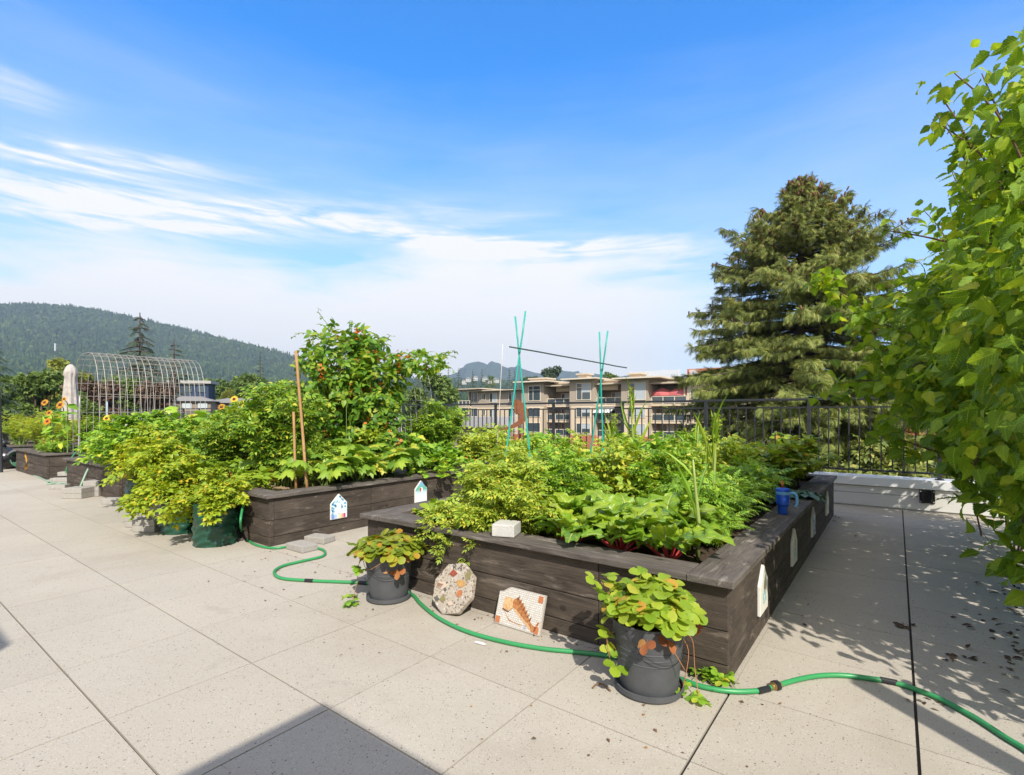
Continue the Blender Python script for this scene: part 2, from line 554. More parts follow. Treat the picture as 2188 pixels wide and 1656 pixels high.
def wood_mat(name, dark, mid, pale, wear=.5, rough=.8):       # local x runs along the grain
    m, t, out = mat(name)
    co = t.new('ShaderNodeTexCoord').outputs['Object']
    geo = t.new('ShaderNodeNewGeometry')
    rnd = geo.outputs['Random Per Island']
    off = t.new('ShaderNodeVectorMath', operation='ADD')
    t.l.new(co, off.inputs[0])
    cb = t.new('ShaderNodeCombineXYZ')
    t.put(cb.inputs[0], t.math('MULTIPLY', rnd, 37.0)); t.put(cb.inputs[1], t.math('MULTIPLY', rnd, 11.0))
    t.l.new(cb.outputs[0], off.inputs[1])
    v = off.outputs[0]
    grain = t.noise(t.mapping(v, (1.4, 20, 20)), 1.6, 7, .66, 1.6)
    fine = t.noise(t.mapping(v, (6, 150, 150)), 2.0, 4, .6)
    blot = t.noise(v, 2.6, 5, .6, .4)
    worn = t.noise(t.mapping(v, (1.2, 7, 7)), 2.2, 6, .68, .8)
    c = t.mix(t.smooth(grain, .25, .80), dark, mid)
    c = t.mix(t.math('MULTIPLY', t.smooth(fine, .55, .85), .3), c, dark)
    c = t.mix(t.math('MULTIPLY', t.smooth(blot, .42, .70), .7), c, mid)
    c = t.mix(t.math('MULTIPLY', t.smooth(worn, .55, .78), wear), c, pale)
    scuff = t.noise(t.mapping(v, (3.5, 9, 9)), 2.0, 7, .72, .5)
    c = t.mix(t.math('MULTIPLY', t.smooth(scuff, .60, .74), .55), c, pale)
    damp = t.noise(t.mapping(v, (.9, 2.5, 2.5)), 1.6, 4, .6)
    c = t.mix(t.math('MULTIPLY', t.smooth(damp, .52, .70), .5), c, tuple(.75 * x for x in dark))
    vor = t.new('ShaderNodeTexVoronoi')
    t.l.new(t.mapping(v, (3.0, 4.2, 4.2)), vor.inputs['Vector']); vor.inputs['Scale'].default_value = 1.15
    knot = t.math('SUBTRACT', 1.0, t.smooth(vor.outputs['Distance'], .05, .12))
    c = t.mix(t.math('MULTIPLY', knot, .7), c, tuple(x * .5 for x in dark))
    tone = t.math('MULTIPLY_ADD', rnd, .5, .75)
    c = t.mix(1.0, c, t.ramp(rnd, [(0, (.86, .85, .84)), (1, (1.14, 1.12, 1.10))]), 'MULTIPLY')
    p = pbsdf(t, c, rough, 0, .25, t.math('ADD', grain, fine), .55, .006)
    t.l.new(p.outputs[0], out.inputs[0])
    return m

M_wood = wood_mat('weathered_wood', (.034, .027, .021), (.105, .082, .063), (.38, .32, .26), .5)
M_cap = wood_mat('weathered_cap_wood', (.062, .054, .047), (.185, .158, .135), (.58, .53, .46), .7)
M_bamboo = wood_mat('stake_wood', (.30, .15, .06), (.46, .27, .12), (.55, .40, .24), .4, .6)

def paver_mat():
    m, t, out = mat('speckled_paver')
    co = t.new('ShaderNodeTexCoord').outputs['Object']
    geo = t.new('ShaderNodeNewGeometry')
    big = t.noise(co, 1.3, 4, .6)
    mid = t.noise(co, 9, 5, .6)
    fine = t.noise(co, 160, 3, .7)
    c = t.mix(big, (.365, .327, .268), (.445, .402, .332))
    c = t.mix(1.0, c, t.ramp(geo.outputs['Random Per Island'], [(0, (.955, .95, .945)), (.5, (1, 1, 1)), (1, (1.03, 1.025, 1.02))]), 'MULTIPLY')
    c = t.mix(t.math('MULTIPLY', t.smooth(mid, .5, .8), .25), c, (.37, .31, .235))
    c = t.mix(t.math('MULTIPLY', t.smooth(fine, .35, .75), .35), c, (.58, .52, .45))
    for sc_, th, col, amt in ((75, .17, (.14, .125, .11), .85), (120, .20, (.22, .20, .18), .75), (60, .15, (.66, .63, .58), .5), (30, .10, (.07, .06, .055), .9), (17, .055, (.06, .05, .045), .9)):
        vo = t.new('ShaderNodeTexVoronoi'); vo.inputs['Scale'].default_value = sc_
        t.l.new(co, vo.inputs['Vector'])
        sp = t.new('ShaderNodeSeparateColor'); t.l.new(vo.outputs['Color'], sp.inputs[0])
        keep = t.math('GREATER_THAN', sp.outputs[0], .52)
        k = t.math('MULTIPLY', t.math('SUBTRACT', 1.0, t.smooth(vo.outputs['Distance'], th * .7, th * 1.5)), keep)
        c = t.mix(t.math('MULTIPLY', k, amt), c, col)
    stain = t.noise(t.mapping(co, (1, 1, 1), (0, 0, 0), (5, 2, 0)), .55, 5, .65, .5)
    c = t.mix(t.math('MULTIPLY', t.smooth(stain, .48, .70), .45), c, (.30, .25, .19))
    ring = t.noise(t.mapping(co, (1, 1, 1), (0, 0, 0), (9, 4, 0)), 1.9, 6, .7, 1.2)
    c = t.mix(t.math('MULTIPLY', t.smooth(ring, .58, .70), .22), c, (.27, .24, .20))
    p = pbsdf(t, c, .85, 0, .25, t.math('ADD', fine, mid), .35, .004)
    t.l.new(p.outputs[0], out.inputs[0])
    return m
M_paver = paver_mat()
M_joint = plain('joint_dirt', (.045, .04, .035), .95)
M_white = plain('white_siding', (.64, .62, .58), .6, var=.06, scale=3)
M_coping = plain('white_metal_coping', (.74, .73, .71), .4, var=.04, scale=3)
M_rail = plain('black_painted_metal', (.035, .037, .042), .45, .2)
M_black = plain('black_plastic', (.018, .018, .02), .42)
M_pot = plain('grey_plastic', (.075, .077, .082), .55, var=.32, scale=14, bump=.08)
M_soil = plain('garden_soil', (.075, .048, .030), .95, var=.6, scale=25, bump=1.0)
M_straw = plain('straw_mulch', (.48, .34, .20), .9, var=.5, scale=60, bump=1.0)
M_brick = plain('concrete_brick', (.36, .335, .30), .9, var=.22, scale=22, bump=.6)
M_brick2 = plain('tan_block', (.40, .22, .12), .9, var=.2, scale=20, bump=.5)
M_hose = plain('green_rubber', (.035, .26, .085), .38, spec=.5, var=.15, scale=3)
M_hose2 = plain('pale_green_rubber', (.25, .38, .26), .45, spec=.5, var=.15, scale=3)
M_brass = plain('brass', (.42, .29, .12), .4, .8)
M_wire = plain('galvanised_wire', (.46, .42, .37), .5, .5)
M_teal = plain('teal_coated_steel', (.02, .36, .29), .35, spec=.5, var=.1)
M_pole = plain('dark_pole', (.045, .075, .07), .5)
M_rust = plain('rusted_steel', (.20, .075, .035), .85, var=.4, scale=18, bump=.4)
M_blue = plain('blue_enamel', (.012, .085, .50), .35, spec=.5, var=.08)
M_ltblue = plain('pale_blue_plastic', (.17, .42, .70), .4, var=.08)
M_orange = plain('orange_plastic', (.75, .12, .03), .4)
M_navy = plain('navy_fabric', (.012, .03, .11), .7)
M_cream = plain('cream_cloth', (.62, .56, .49), .85, var=.15, scale=12, bump=.3)
M_stem = plain('green_stem', (.16, .22, .05), .6)
M_twig = plain('brown_twig', (.16, .09, .05), .85, var=.4)
M_bark = plain('bark', (.10, .075, .055), .95, var=.45, scale=9, bump=.8)
M_redstem = plain('red_stalk', (.34, .025, .03), .45, var=.4)
M_bag = plain('green_woven_bag', (.014, .062, .036), .27, spec=.45, var=.2, scale=8, bump=.25)

L_yel = leaf_mat('leaf_yellow_green', [(0, (0.264, 0.403, 0.06)), (0.4, (0.409, 0.549, 0.072)), (0.8, (0.607, 0.683, 0.096)), (0.96, (0.792, 0.72, 0.108)), (1, (0.8, 0.537, 0.096))], .42)
L_mid = leaf_mat('leaf_mid_green', [(0, (0.129, 0.261, 0.037)), (0.45, (0.258, 0.43, 0.047)), (0.85, (0.437, 0.585, 0.067)), (1, (0.772, 0.67, 0.084))], 0.38, .42, .35)
L_fresh = leaf_mat('leaf_fresh_green', [(0, (0.164, 0.332, 0.037)), (0.5, (0.28, 0.498, 0.047)), (0.9, (0.466, 0.644, 0.067)), (1, (0.8, 0.701, 0.084))], 0.38, .42, .35)
L_deep = leaf_mat('leaf_deep_green', [(0, (0.056, 0.15, 0.028)), (0.5, (0.104, 0.247, 0.035)), (1, (0.208, 0.375, 0.056))], 0.30, .42, .35)
L_vine = leaf_mat('leaf_vine', [(0, (0.102, 0.211, 0.025)), (0.5, (0.233, 0.408, 0.034)), (0.85, (0.437, 0.593, 0.048)), (1, (0.67, 0.685, 0.069))], .52, .5, .3, veins=.5)
L_lime = leaf_mat('leaf_lime', [(0, (0.208, 0.338, 0.026)), (0.5, (0.325, 0.45, 0.039)), (0.9, (0.468, 0.525, 0.058)), (1, (0.65, 0.275, 0.058))], 0.36, .42, .35)
L_potato = leaf_mat('leaf_potato', [(0, (0.245, 0.379, 0.032)), (0.45, (0.392, 0.515, 0.041)), (0.88, (0.589, 0.637, 0.056)), (0.96, (0.8, 0.667, 0.063)), (1, (0.8, 0.5, 0.063))], 0.40, .42, .35)
L_blue = leaf_mat('leaf_bluish', [(0, (.06, .14, .09)), (1, (.16, .27, .17))], .15)
L_dry = leaf_mat('leaf_dry', [(0, (.20, .06, .03)), (.5, (.42, .15, .05)), (1, (.55, .28, .09))], .2, .7)
L_litter = leaf_mat('leaf_litter', [(0, (.05, .03, .022)), (.6, (.11, .065, .04)), (1, (.32, .2, .1))], .05, .9)
P_red = leaf_mat('petal_red', [(0, (.62, .09, .02)), (1, (.85, .26, .05))], .3)
P_orange = leaf_mat('petal_orange', [(0, (.80, .22, .02)), (1, (.90, .36, .03))], .3)
P_yellow = leaf_mat('petal_yellow', [(0, (.80, .50, .03)), (1, (.90, .66, .08))], .3)
P_white = leaf_mat('petal_white', [(0, (.75, .68, .6)), (1, (.85, .82, .78))], .3)
L_tree = leaf_mat('leaf_tree', [(0, (0.076, 0.136, 0.028)), (0.5, (0.145, 0.224, 0.042)), (1, (0.255, 0.32, 0.063))], .25, .55)
L_treey = leaf_mat('leaf_tree_yellow', [(0, (0.154, 0.196, 0.028)), (1, (0.364, 0.364, 0.056))], .25, .55)
L_copper = leaf_mat('leaf_copper', [(0, (0.075, 0.042, 0.034)), (0.6, (0.15, 0.083, 0.056)), (1, (0.24, 0.165, 0.077))], .2, .55)
L_needle = leaf_mat('needle_green', [(0, (0.118, 0.165, 0.035)), (0.4, (0.212, 0.259, 0.055)), (0.8, (0.342, 0.369, 0.085)), (1, (0.472, 0.407, 0.1))], .2, .6)
L_dark = leaf_mat('needle_dark', [(0, (0.042, 0.07, 0.039)), (0.6, (0.07, 0.112, 0.055)), (1, (0.126, 0.168, 0.078))], .12, .7)
M_cone = leaf_mat('cone_brown', [(0, (.13, .065, .03)), (1, (.26, .14, .065))], .0, .8)
# ================================================================== the terrace and what encloses it
SU, SV = .636, .717
U_PAR = 9.10                                   # face of the parapet
def make_terrace():
    mb = MB()
    r_ = random.Random(3)
    wide_u = {.74 + SU * k for k in (-3, 3, 9)}
    wide_v = {}
    for i in range(-12, 14):
        for j in range(-44, 7):
            u0 = .74 + SU * i; u1 = u0 + SU
            v0 = .07 + SV * j; v1 = v0 + SV
            if u0 >= U_PAR: continue
            u1 = min(u1, U_PAR)
            gv0 = .006 if j == 0 or (j == -1 and i < 3) else .003
            gv1 = .006 if j + 1 == 0 or (j + 1 == -1 and i < 3) else .003
            if i >= 3 and j == -1: gv0 = .0008
            if i >= 3 and j + 1 == -1: gv1 = .0008
            gu0 = .004 if i in (0, 1) else .0026
            gu1 = .004 if i + 1 in (0, 1) else .0026
            dz = r_.uniform(-.0016, 0)
            mb.box((v0 + gv0, u0 + gu0, -.04), (v1 - gv1, u1 - gu1, dz))
    o = mb.build('terrace_paving', M_paver, rotz=ROT)
    tag(o, kind='structure')
    b = MB().box((-34, -9, -.30), (6, U_PAR - .002, -.012))
    o = b.build('terrace_slab', M_joint, rotz=ROT)
    tag(o, kind='structure')
make_terrace()

def make_parapet():
    t = thing('parapet_wall', 'low white sided parapet wall under the black railing', 'wall', uv(U_PAR, 0), ROT)
    mb = MB()
    mb.box((-34, .02, -.3), (6, .34, .31))
    mb.box((-34, .004, .018), (6, .019, .196)); mb.box((-34, 0, .202), (6, .019, .302))
    mb.build('siding_board', M_white, t, bevel=.002)
    c = MB(); c.box((-34, -.035, .312), (6, .38, .435)); c.build('coping', M_coping, t, bevel=.006)
    return t
make_parapet()

def make_railing():
    t = thing('metal_railing', 'black metal railing with thin upright bars above the white parapet', 'railing', uv(U_PAR + .16, 0), ROT)
    vs = [-1.10 + 1.58 * k for k in range(-20, 4)]
    a, b = vs[0], vs[-1]
    m = MB(); m.box((a, -.028, 1.565), (b, .028, 1.603)); m.build('top_rail', M_rail, t, bevel=.006)
    m = MB(); m.box((a, -.014, 1.445), (b, .014, 1.470)); m.build('upper_rail', M_rail, t)
    m = MB(); m.box((a, -.014, .505), (b, .014, .532)); m.build('bottom_rail', M_rail, t)
    for k, x in enumerate(vs[:22]):
        m = MB(); m.box((x - .024, -.024, .436), (x + .024, .024, 1.564)); m.box((x - .05, -.05, .4355), (x + .05, .05, .447)); m.build('post', M_rail, t)
    n = 0
    bars = MB()
    for x in vs[:-1]:
        for q in range(1, 12):
            xx = x + 1.58 * q / 12
            bars.box((xx - .0085, -.0085, .533), (xx + .0085, .0085, 1.444))
    o = bars.build('baluster', M_rail, t); o['kind'] = 'stuff'
    m = MB()
    for x in np.linspace(-4.5, .9, 10)[:-1]:
        x2 = x + .6
        m.tube([(x, -.04, 1.36 - .12 * math.sin((x + 4.5) / 5.4 * 3.14)), (x2, -.04, 1.36 - .12 * math.sin((x2 + 4.5) / 5.4 * 3.14))], .0035, 5)
    m.build('cable', M_black, t)
make_railing()

def make_bracket():
    t = thing('mounting_bracket', 'small black two-plate bracket bolted to the white parapet', 'bracket', uv(U_PAR, .34, 0), ROT)
    m = MB(); m.box((-.085, -.012, .12), (.085, .0035, .30)); m.box((-.075, -.012, .305), (.075, 0, .309)); m.build('back_plate', M_black, t, bevel=.003)
    for x in (-.045, .045):
        m = MB(); m.box((x - .008, -.09, .125), (x + .008, -.0125, .295)); m.build('plate', M_black, t, bevel=.002)
    for x, z in ((-.07, .14), (.07, .14), (-.07, .28), (.07, .28)):
        m = MB(); m.lathe([(0, .012), (.009, .010), (.011, 0)], 8, 0, Matrix.Translation((x, -.012, z)) @ Matrix.Rotation(rad(90), 4, 'X')); m.build('bolt', M_wire, t)
make_bracket()

# building behind the camera: its roof overhangs throw the two straight shadows on the paving
def make_overhang():
    hz = 3.22; k = hz / math.tan(rad(SUN_EL))
    du, dv = .63 * k, -.777 * k
    du = (UX * LDIR.x + UY * LDIR.y) / -LDIR.z * hz; dv = (UY * LDIR.x - UX * LDIR.y) / -LDIR.z * hz
    a = touv(gp(690, 1502)); b = touv(gp(24, 1376))
    t = thing('roof_overhang', 'flat roof overhang whose corner shades the paving in front', 'roof', (0, 0, 0), ROT)
    m = MB(); m.box((a[1] - dv, a[0] - du - 5, hz - .22), (a[1] - dv + 6, a[0] - du, hz)); m.build('soffit', M_white, t)
    t = thing('roof_canopy', 'second flat roof whose corner shades the paving at far left', 'roof', (0, 0, 0), ROT)
    m = MB(); m.box((b[1] - dv - 6, b[0] - du - 5, hz - .22), (b[1] - dv, b[0] - du, hz)); m.build('soffit', M_white, t)
    # post of the vine trellis
    p = touv(gp(1842, 1456)); ph = 2.2
    pu, pv = p[0] - du / hz * ph, p[1] - dv / hz * ph
    return pu, pv, ph
POST = make_overhang()

# ------------------------------------------------------------------ raised planters
PU0, PU1 = 2.69, 8.07
CAPZ = .532
def board(parent, x0, x1, zs, th, place, rz, name='side_wall', mt=None, seams=()):
    m = MB()
    for a, b in zs:
        xs = [x0] + [s for s in seams if x0 < s < x1] + [x1]
        for q in range(len(xs) - 1):
            m.box((xs[q] + .0015, 0, a + .0025), (xs[q + 1] - .0015, th, b - .0025))
    o = m.build(name, mt or M_wood, parent, bevel=.004)
    o.location = place; o.rotation_euler = (0, 0, rz)
    return o
def planter(v0, v1, label, soil=M_soil):
    t = thing('raised_planter', label, 'planter', uv(PU0, v0), ROT, 'dark timber planters on the terrace')
    W_, L_ = v1 - v0, PU1 - PU0
    zs = [(0, .092), (.092, .262), (.262, .488)]
    board(t, .0, W_, zs, .05, (0, 0, 0), 0, seams=(W_ - .72,))
    board(t, .0, L_ - .102, zs, .05, (W_, .051, 0), rad(90), seams=(1.22, 2.44, 3.66))
    board(t, .0, L_ - .102, zs, .05, (.05, .051, 0), rad(90), seams=(1.22, 2.44, 3.66))
    board(t, .0, W_, zs, .05, (0, L_ - .05, 0), 0, seams=(1.4,))
    c = .23
    cz = [(.490, CAPZ)]
    board(t, -.035 + c + .004, W_ + .035 - c - .002, cz, c, (0, -.044, 0), 0, 'cap_board', M_cap)
    board(t, 0, L_ + .078, cz, c, (W_ + .035, -.047, 0), rad(90), 'cap_board', M_cap, (2.1, 3.9))
    board(t, 0, L_ + .086, cz, c, (-.035 + c, -.055, 0), rad(90), 'cap_board', M_cap, (2.1, 3.9))
    board(t, -.035 + c + .004, W_ + .035 - c - .004, cz, c, (0, L_ - c + .031, 0), 0, 'cap_board', M_cap)
    m = MB()
    nx, ny = 24, 40
    r_ = random.Random(int(v0 * 10))
    V = [(.06 + (W_ - .12) * i / nx, .06 + (L_ - .12) * j / ny, .455 + r_.uniform(-.018, .022)) for j in range(ny + 1) for i in range(nx + 1)]
    F = [(j * (nx + 1) + i, j * (nx + 1) + i + 1, (j + 1) * (nx + 1) + i + 1, (j + 1) * (nx + 1) + i) for j in range(ny) for i in range(nx)]
    m.add(V, F); m.build('soil', soil, t, smooth=True)
    return t
planter(-3.52, -.669, 'nearest dark timber planter with chard and a blue tumbler on its rim')
planter(-7.95, -5.10, 'dark timber planter with two house-shaped plaques facing the gap', M_straw)
planter(-12.50, -9.62, 'dark timber planter behind the green bags with a pale hose over its rim')
planter(-16.85, -14.02, 'dark timber planter with sunflowers and an orange ribbon on its front')
planter(-21.30, -18.40, 'far dark timber planter at the left edge behind the black bag')

# ------------------------------------------------------------------ house-shaped plaques
def tile_mat(name, kind):
    m, t, out = mat(name)
    co = t.new('ShaderNodeTexCoord').outputs['Object']
    sp = t.new('ShaderNodeSeparateXYZ'); t.l.new(co, sp.inputs[0])
    x, z = sp.outputs[0], sp.outputs[2]
    n = t.noise(co, 30, 4, .6)
    vo = t.new('ShaderNodeTexVoronoi'); vo.inputs['Scale'].default_value = 48; t.l.new(co, vo.inputs['Vector'])
    vc = t.new('ShaderNodeSeparateColor'); t.l.new(vo.outputs['Color'], vc.inputs[0])
    def disc_(cx, cz, rx, rz):
        e = t.math('ADD', t.math('POWER', t.math('DIVIDE', t.math('SUBTRACT', x, cx), rx), 2.0), t.math('POWER', t.math('DIVIDE', t.math('SUBTRACT', z, cz), rz), 2.0))
        return t.math('LESS_THAN', e, 1.0)
    if kind == 'blue':
        c = t.ramp(vc.outputs[0], [(0, (.62, .74, .80)), (.45, (.75, .80, .80)), (.60, (.12, .36, .55)), (.72, (.04, .14, .26)), (.80, (.70, .78, .80)), (1, (.30, .60, .68))], 'CONSTANT')
        c = t.mix(disc_(0, .135, .028, .048), c, (.80, .78, .68))
        row = t.math('LESS_THAN', z, .055)
        rc = t.ramp(t.math('MULTIPLY_ADD', x, 4.6, .5), [(0, (.20, .28, .60)), (.2, (.40, .55, .80)), (.36, (.75, .74, .66)), (.5, (.78, .62, .34)), (.64, (.80, .36, .22)), (.76, (.50, .08, .18)), (.88, (.62, .70, .78))], 'CONSTANT')
        c = t.mix(row, c, rc)
    elif kind == 'bird':
        c = t.ramp(t.math('MULTIPLY_ADD', n, .10, t.math('DIVIDE', z, .32)), [(0, (.74, .76, .74)), (.30, (.72, .74, .78)), (.46, (.55, .66, .74)), (.58, (.12, .42, .32)), (.72, (.16, .48, .42)), (.80, (.22, .46, .72)), (1, (.12, .30, .62))])
        c = t.mix(disc_(.0, .165, .030, .034), c, (.80, .80, .80))
        c = t.mix(disc_(-.012, .165, .016, .028), c, (.55, .09, .04))
    elif kind == 'navy':
        c = t.mix(t.smooth(n, .4, .6), (.05, .12, .38), (.62, .64, .62))
    else:
        c = t.mix(t.smooth(n, .45, .6), (.74, .70, .60), (.68, .66, .58))
        k = disc_(.01, .09, .055, .05)
        c = t.mix(t.math('MULTIPLY', k, t.smooth(n, .4, .6)), c, (.10, .42, .48))
        k = disc_(.0, .17, .03, .03)
        c = t.mix(t.math('MULTIPLY', k, .7), c, (.46, .36, .12))
    p = pbsdf(t, c, .5, 0, .4)
    t.l.new(p.outputs[0], out.inputs[0])
    return m
M_edge = plain('plaque_edge', (.74, .71, .64), .6, var=.08)
PLQ = {k: tile_mat('plaque_face_' + k, k) for k in ('blue', 'bird', 'navy', 'cream')}
def plaque(u, v, z, kind, label, wd=.215, ht=.285):
    # stands on a wall face whose outward side is +v
    t = thing('house_plaque', label, 'wall plaque', uv(u, v, z), ROT - math.pi / 2 + math.pi, 'house-shaped plaques on the planters')
    h = wd / 2; sh = ht * .62
    out = [(-h, 0), (h, 0), (h, sh), (0, ht), (-h, sh)]
    M = Matrix.Rotation(rad(90), 4, 'X')
    m = MB(); m.prism(out, 0, .018, 0, M)      # prism's z becomes -y
    o = m.build('plaque_body', M_edge, t, bevel=.003)
    k = .007
    face = [(-h + k, k), (h - k, k), (h - k, sh - k * .5), (0, ht - k * 1.3), (-h + k, sh - k * .5)]
    m = MB(); m.prism(face, .0185, .0205, 0, M); m.build('painted_face', PLQ[kind], t)
    return t
plaque(3.49, -5.099, .160, 'blue', 'white and blue mosaic house plaque with a row of coloured squares')
plaque(4.75, -5.099, .178, 'bird', 'blue-roofed house plaque painted with a small red bird')
plaque(3.45, -.668, .135, 'cream', 'cream house plaque with a turquoise splash, nearest on the shaded side', .215, .29)
plaque(4.65, -.668, .150, 'cream', 'plain pale house plaque in the vine shade below the blue tumbler')
plaque(5.84, -.668, .150, 'navy', 'dark blue and white house plaque in the vine shade')
plaque(7.10, -.668, .160, 'cream', 'pale house plaque nearest the white parapet')

# ------------------------------------------------------------------ pots
def pot(name, label, loc, rr, rb, h, handle_a):
    t = thing(name, label, 'plant pot', loc)
    z0 = .022
    prof = [(0, z0), (rb, z0), (rb * 1.01, z0 + .01)]
    for k in range(1, 9):
        f = k / 9
        r = rb + (rr * .93 - rb) * f
        prof.append((r, z0 + (h * .78) * f))
        if k in (5, 6, 7): prof += [(r + .0022, z0 + h * .78 * f + .002), (r + .0022, z0 + h * .78 * f + .006), (r, z0 + h * .78 * f + .008)]
    prof += [(rr * .945, z0 + h * .79), (rr * .985, z0 + h * .80), (rr * .99, z0 + h * .97), (rr * 1.02, z0 + h * .98), (rr * 1.02, z0 + h), (rr * .96, z0 + h), (rr * .93, z0 + h * .82), (rr * .92, z0 + h * .80)]
    MB().lathe(prof, 40).build('pot_body', M_pot, t, auto=True)
    MB().lathe([(0, .001), (rb * 1.13, .001), (rb * 1.2, .012), (rb * 1.2, .034), (rb * 1.15, .036), (rb * 1.13, .018), (rb * 1.02, .016), (0, .016)], 40).build('saucer', M_black if False else M_pot, t, auto=True)
    MB().lathe([(0, z0 + h * .88), (rr * .94, z0 + h * .86)], 24).build('soil', M_soil, t)
    pts = [(rr * 1.0 * math.cos(handle_a + s * 1.25), rr * 1.03 * math.sin(handle_a + s * 1.25), z0 + h * (.93 - .42 * (1 - s * s))) for s in np.linspace(-1, 1, 13)]
    MB().tube(pts, .0016, 5).build('wire_handle', M_black, t)
    return t
C1 = gp(1386, 1468); C2 = gp(831, 1277)
pot('plastic_pot', 'grey plastic pot on a saucer in front of the near planter corner', C1, .176, .140, .325, -1.25)
pot('plastic_pot', 'grey plastic pot with yellowing strawberry leaves beside the octagonal stone', C2, .178, .135, .335, -1.35)

# ------------------------------------------------------------------ stepping stone and fish mosaic
def stone_mat():
    m, t, out = mat('pebble_concrete')
    co = t.new('ShaderNodeTexCoord').outputs['Object']
    c = t.mix(t.noise(co, 14, 5, .6), (.33, .28, .225), (.47, .415, .345))
    for sc_, th, lo, cols in ((42, .40, .22, [(0, (.10, .08, .06)), (.4, (.20, .16, .12)), (.7, (.36, .30, .24)), (1, (.62, .56, .5))]), (70, .40, .30, [(0, (.07, .06, .05)), (.6, (.28, .2, .14)), (1, (.5, .45, .4))])):
        vo = t.new('ShaderNodeTexVoronoi'); vo.inputs['Scale'].default_value = sc_; t.l.new(co, vo.inputs['Vector'])
        sp = t.new('ShaderNodeSeparateColor'); t.l.new(vo.outputs['Color'], sp.inputs[0])
        k = t.math('MULTIPLY', t.math('LESS_THAN', vo.outputs['Distance'], th), t.math('GREATER_THAN', sp.outputs[0], lo))
        c = t.mix(t.math('MULTIPLY', k, .9), c, t.ramp(sp.outputs[1], cols))
    p = pbsdf(t, c, .9, 0, .25, t.noise(co, 60, 5), .7, .01)
    t.l.new(p.outputs[0], out.inputs[0])
    return m
M_stone = stone_mat()
M_shard_o = plain('orange_shard', (.40, .15, .06), .5, var=.45, scale=45)
M_shard_r = plain('red_shard', (.28, .07, .04), .5, var=.45, scale=45)
M_shard_y = plain('amber_shard', (.42, .24, .08), .5, var=.5, scale=45)
M_shard_g = plain('olive_shard', (.22, .19, .08), .4, var=.3, scale=30)
M_shard_d = plain('dark_shard', (.10, .095, .09), .5, var=.3, scale=30)
M_shard_w = plain('pale_shard', (.50, .40, .32), .4, var=.2, scale=30)
def make_stone():
    t = thing('stepping_stone', 'octagonal pebble and shard stepping stone leaning on the near planter', 'stepping stone', uv(2.478, -2.43, .002), ROT)
    lean = rad(28)
    R = .182
    a0 = rad(22.5 + 14)
    M = Matrix.Translation((0, 0, 0)) @ Matrix.Rotation(-lean, 4, 'X') @ Matrix.Rotation(rad(90), 4, 'X') @ Matrix.Translation((0, R * .985, 0))
    out = [(R * (1 + .02 * math.sin(5 * k)) * math.cos(a0 + k * math.pi / 4), R * math.sin(a0 + k * math.pi / 4)) for k in range(8)]
    MB().prism(out, -.042, 0, 0, M).build('stone_body', M_stone, t, bevel=.007)
    r_ = random.Random(5)
    def shard(cx, cy, s, mt, name='glass_shard', n=5, ph=0.0, sq=.7):
        o_ = [(cx + s * (1 + r_.uniform(-.35, .35)) * math.cos(ph + 2 * math.pi * k / n), cy + sq * s * (1 + r_.uniform(-.35, .35)) * math.sin(ph + 2 * math.pi * k / n)) for k in range(n)]
        MB().prism(o_, .0005, .005, 0, M).build(name, mt, t, bevel=.0012)
    shard(-.03, .092, .034, M_shard_r, n=4, ph=.3); shard(.055, .045, .040, M_shard_y, n=6); shard(-.115, -.005, .036, M_shard_o, n=4, ph=.8)
    shard(.075, -.022, .030, M_shard_o, n=5); shard(.022, -.10, .030, M_shard_w, n=4); shard(-.055, -.085, .033, M_shard_g, n=5, ph=1.2); shard(-.105, -.092, .024, M_shard_d, n=4)
    shard(-.06, -.02, .018, M_shard_d, n=5); shard(-.098, .0, .05, M_shard_w, n=5, sq=.5)
    shard(.10, .10, .030, M_shard_g, n=8, sq=1)
    # pressed lettering round the upper rim
    def glyph(ch, cx, cy, ang, hgt=.045):
        cu = bpy.data.curves.new('letters', 'FONT'); cu.body = ch; cu.size = hgt * 1.35; cu.extrude = .0012
        cu.align_x = 'CENTER'; cu.align_y = 'CENTER'
        o = bpy.data.objects.new('letters', cu); COL.objects.link(o); o.parent = t
        cu.materials.append(M_shard_d)
        me = bpy.data.meshes.new_from_object(o); bpy.data.objects.remove(o)
        o = link('letter', me, t)
        o.matrix_local = M @ Matrix.Translation((cx, cy, .0014)) @ Matrix.Rotation(ang, 4, 'Z')
    for ch, a in (('R', 106), ('A', 84)):
        glyph(ch, .142 * math.cos(rad(a)), .142 * math.sin(rad(a)), rad(a - 90))
    return t
make_stone()

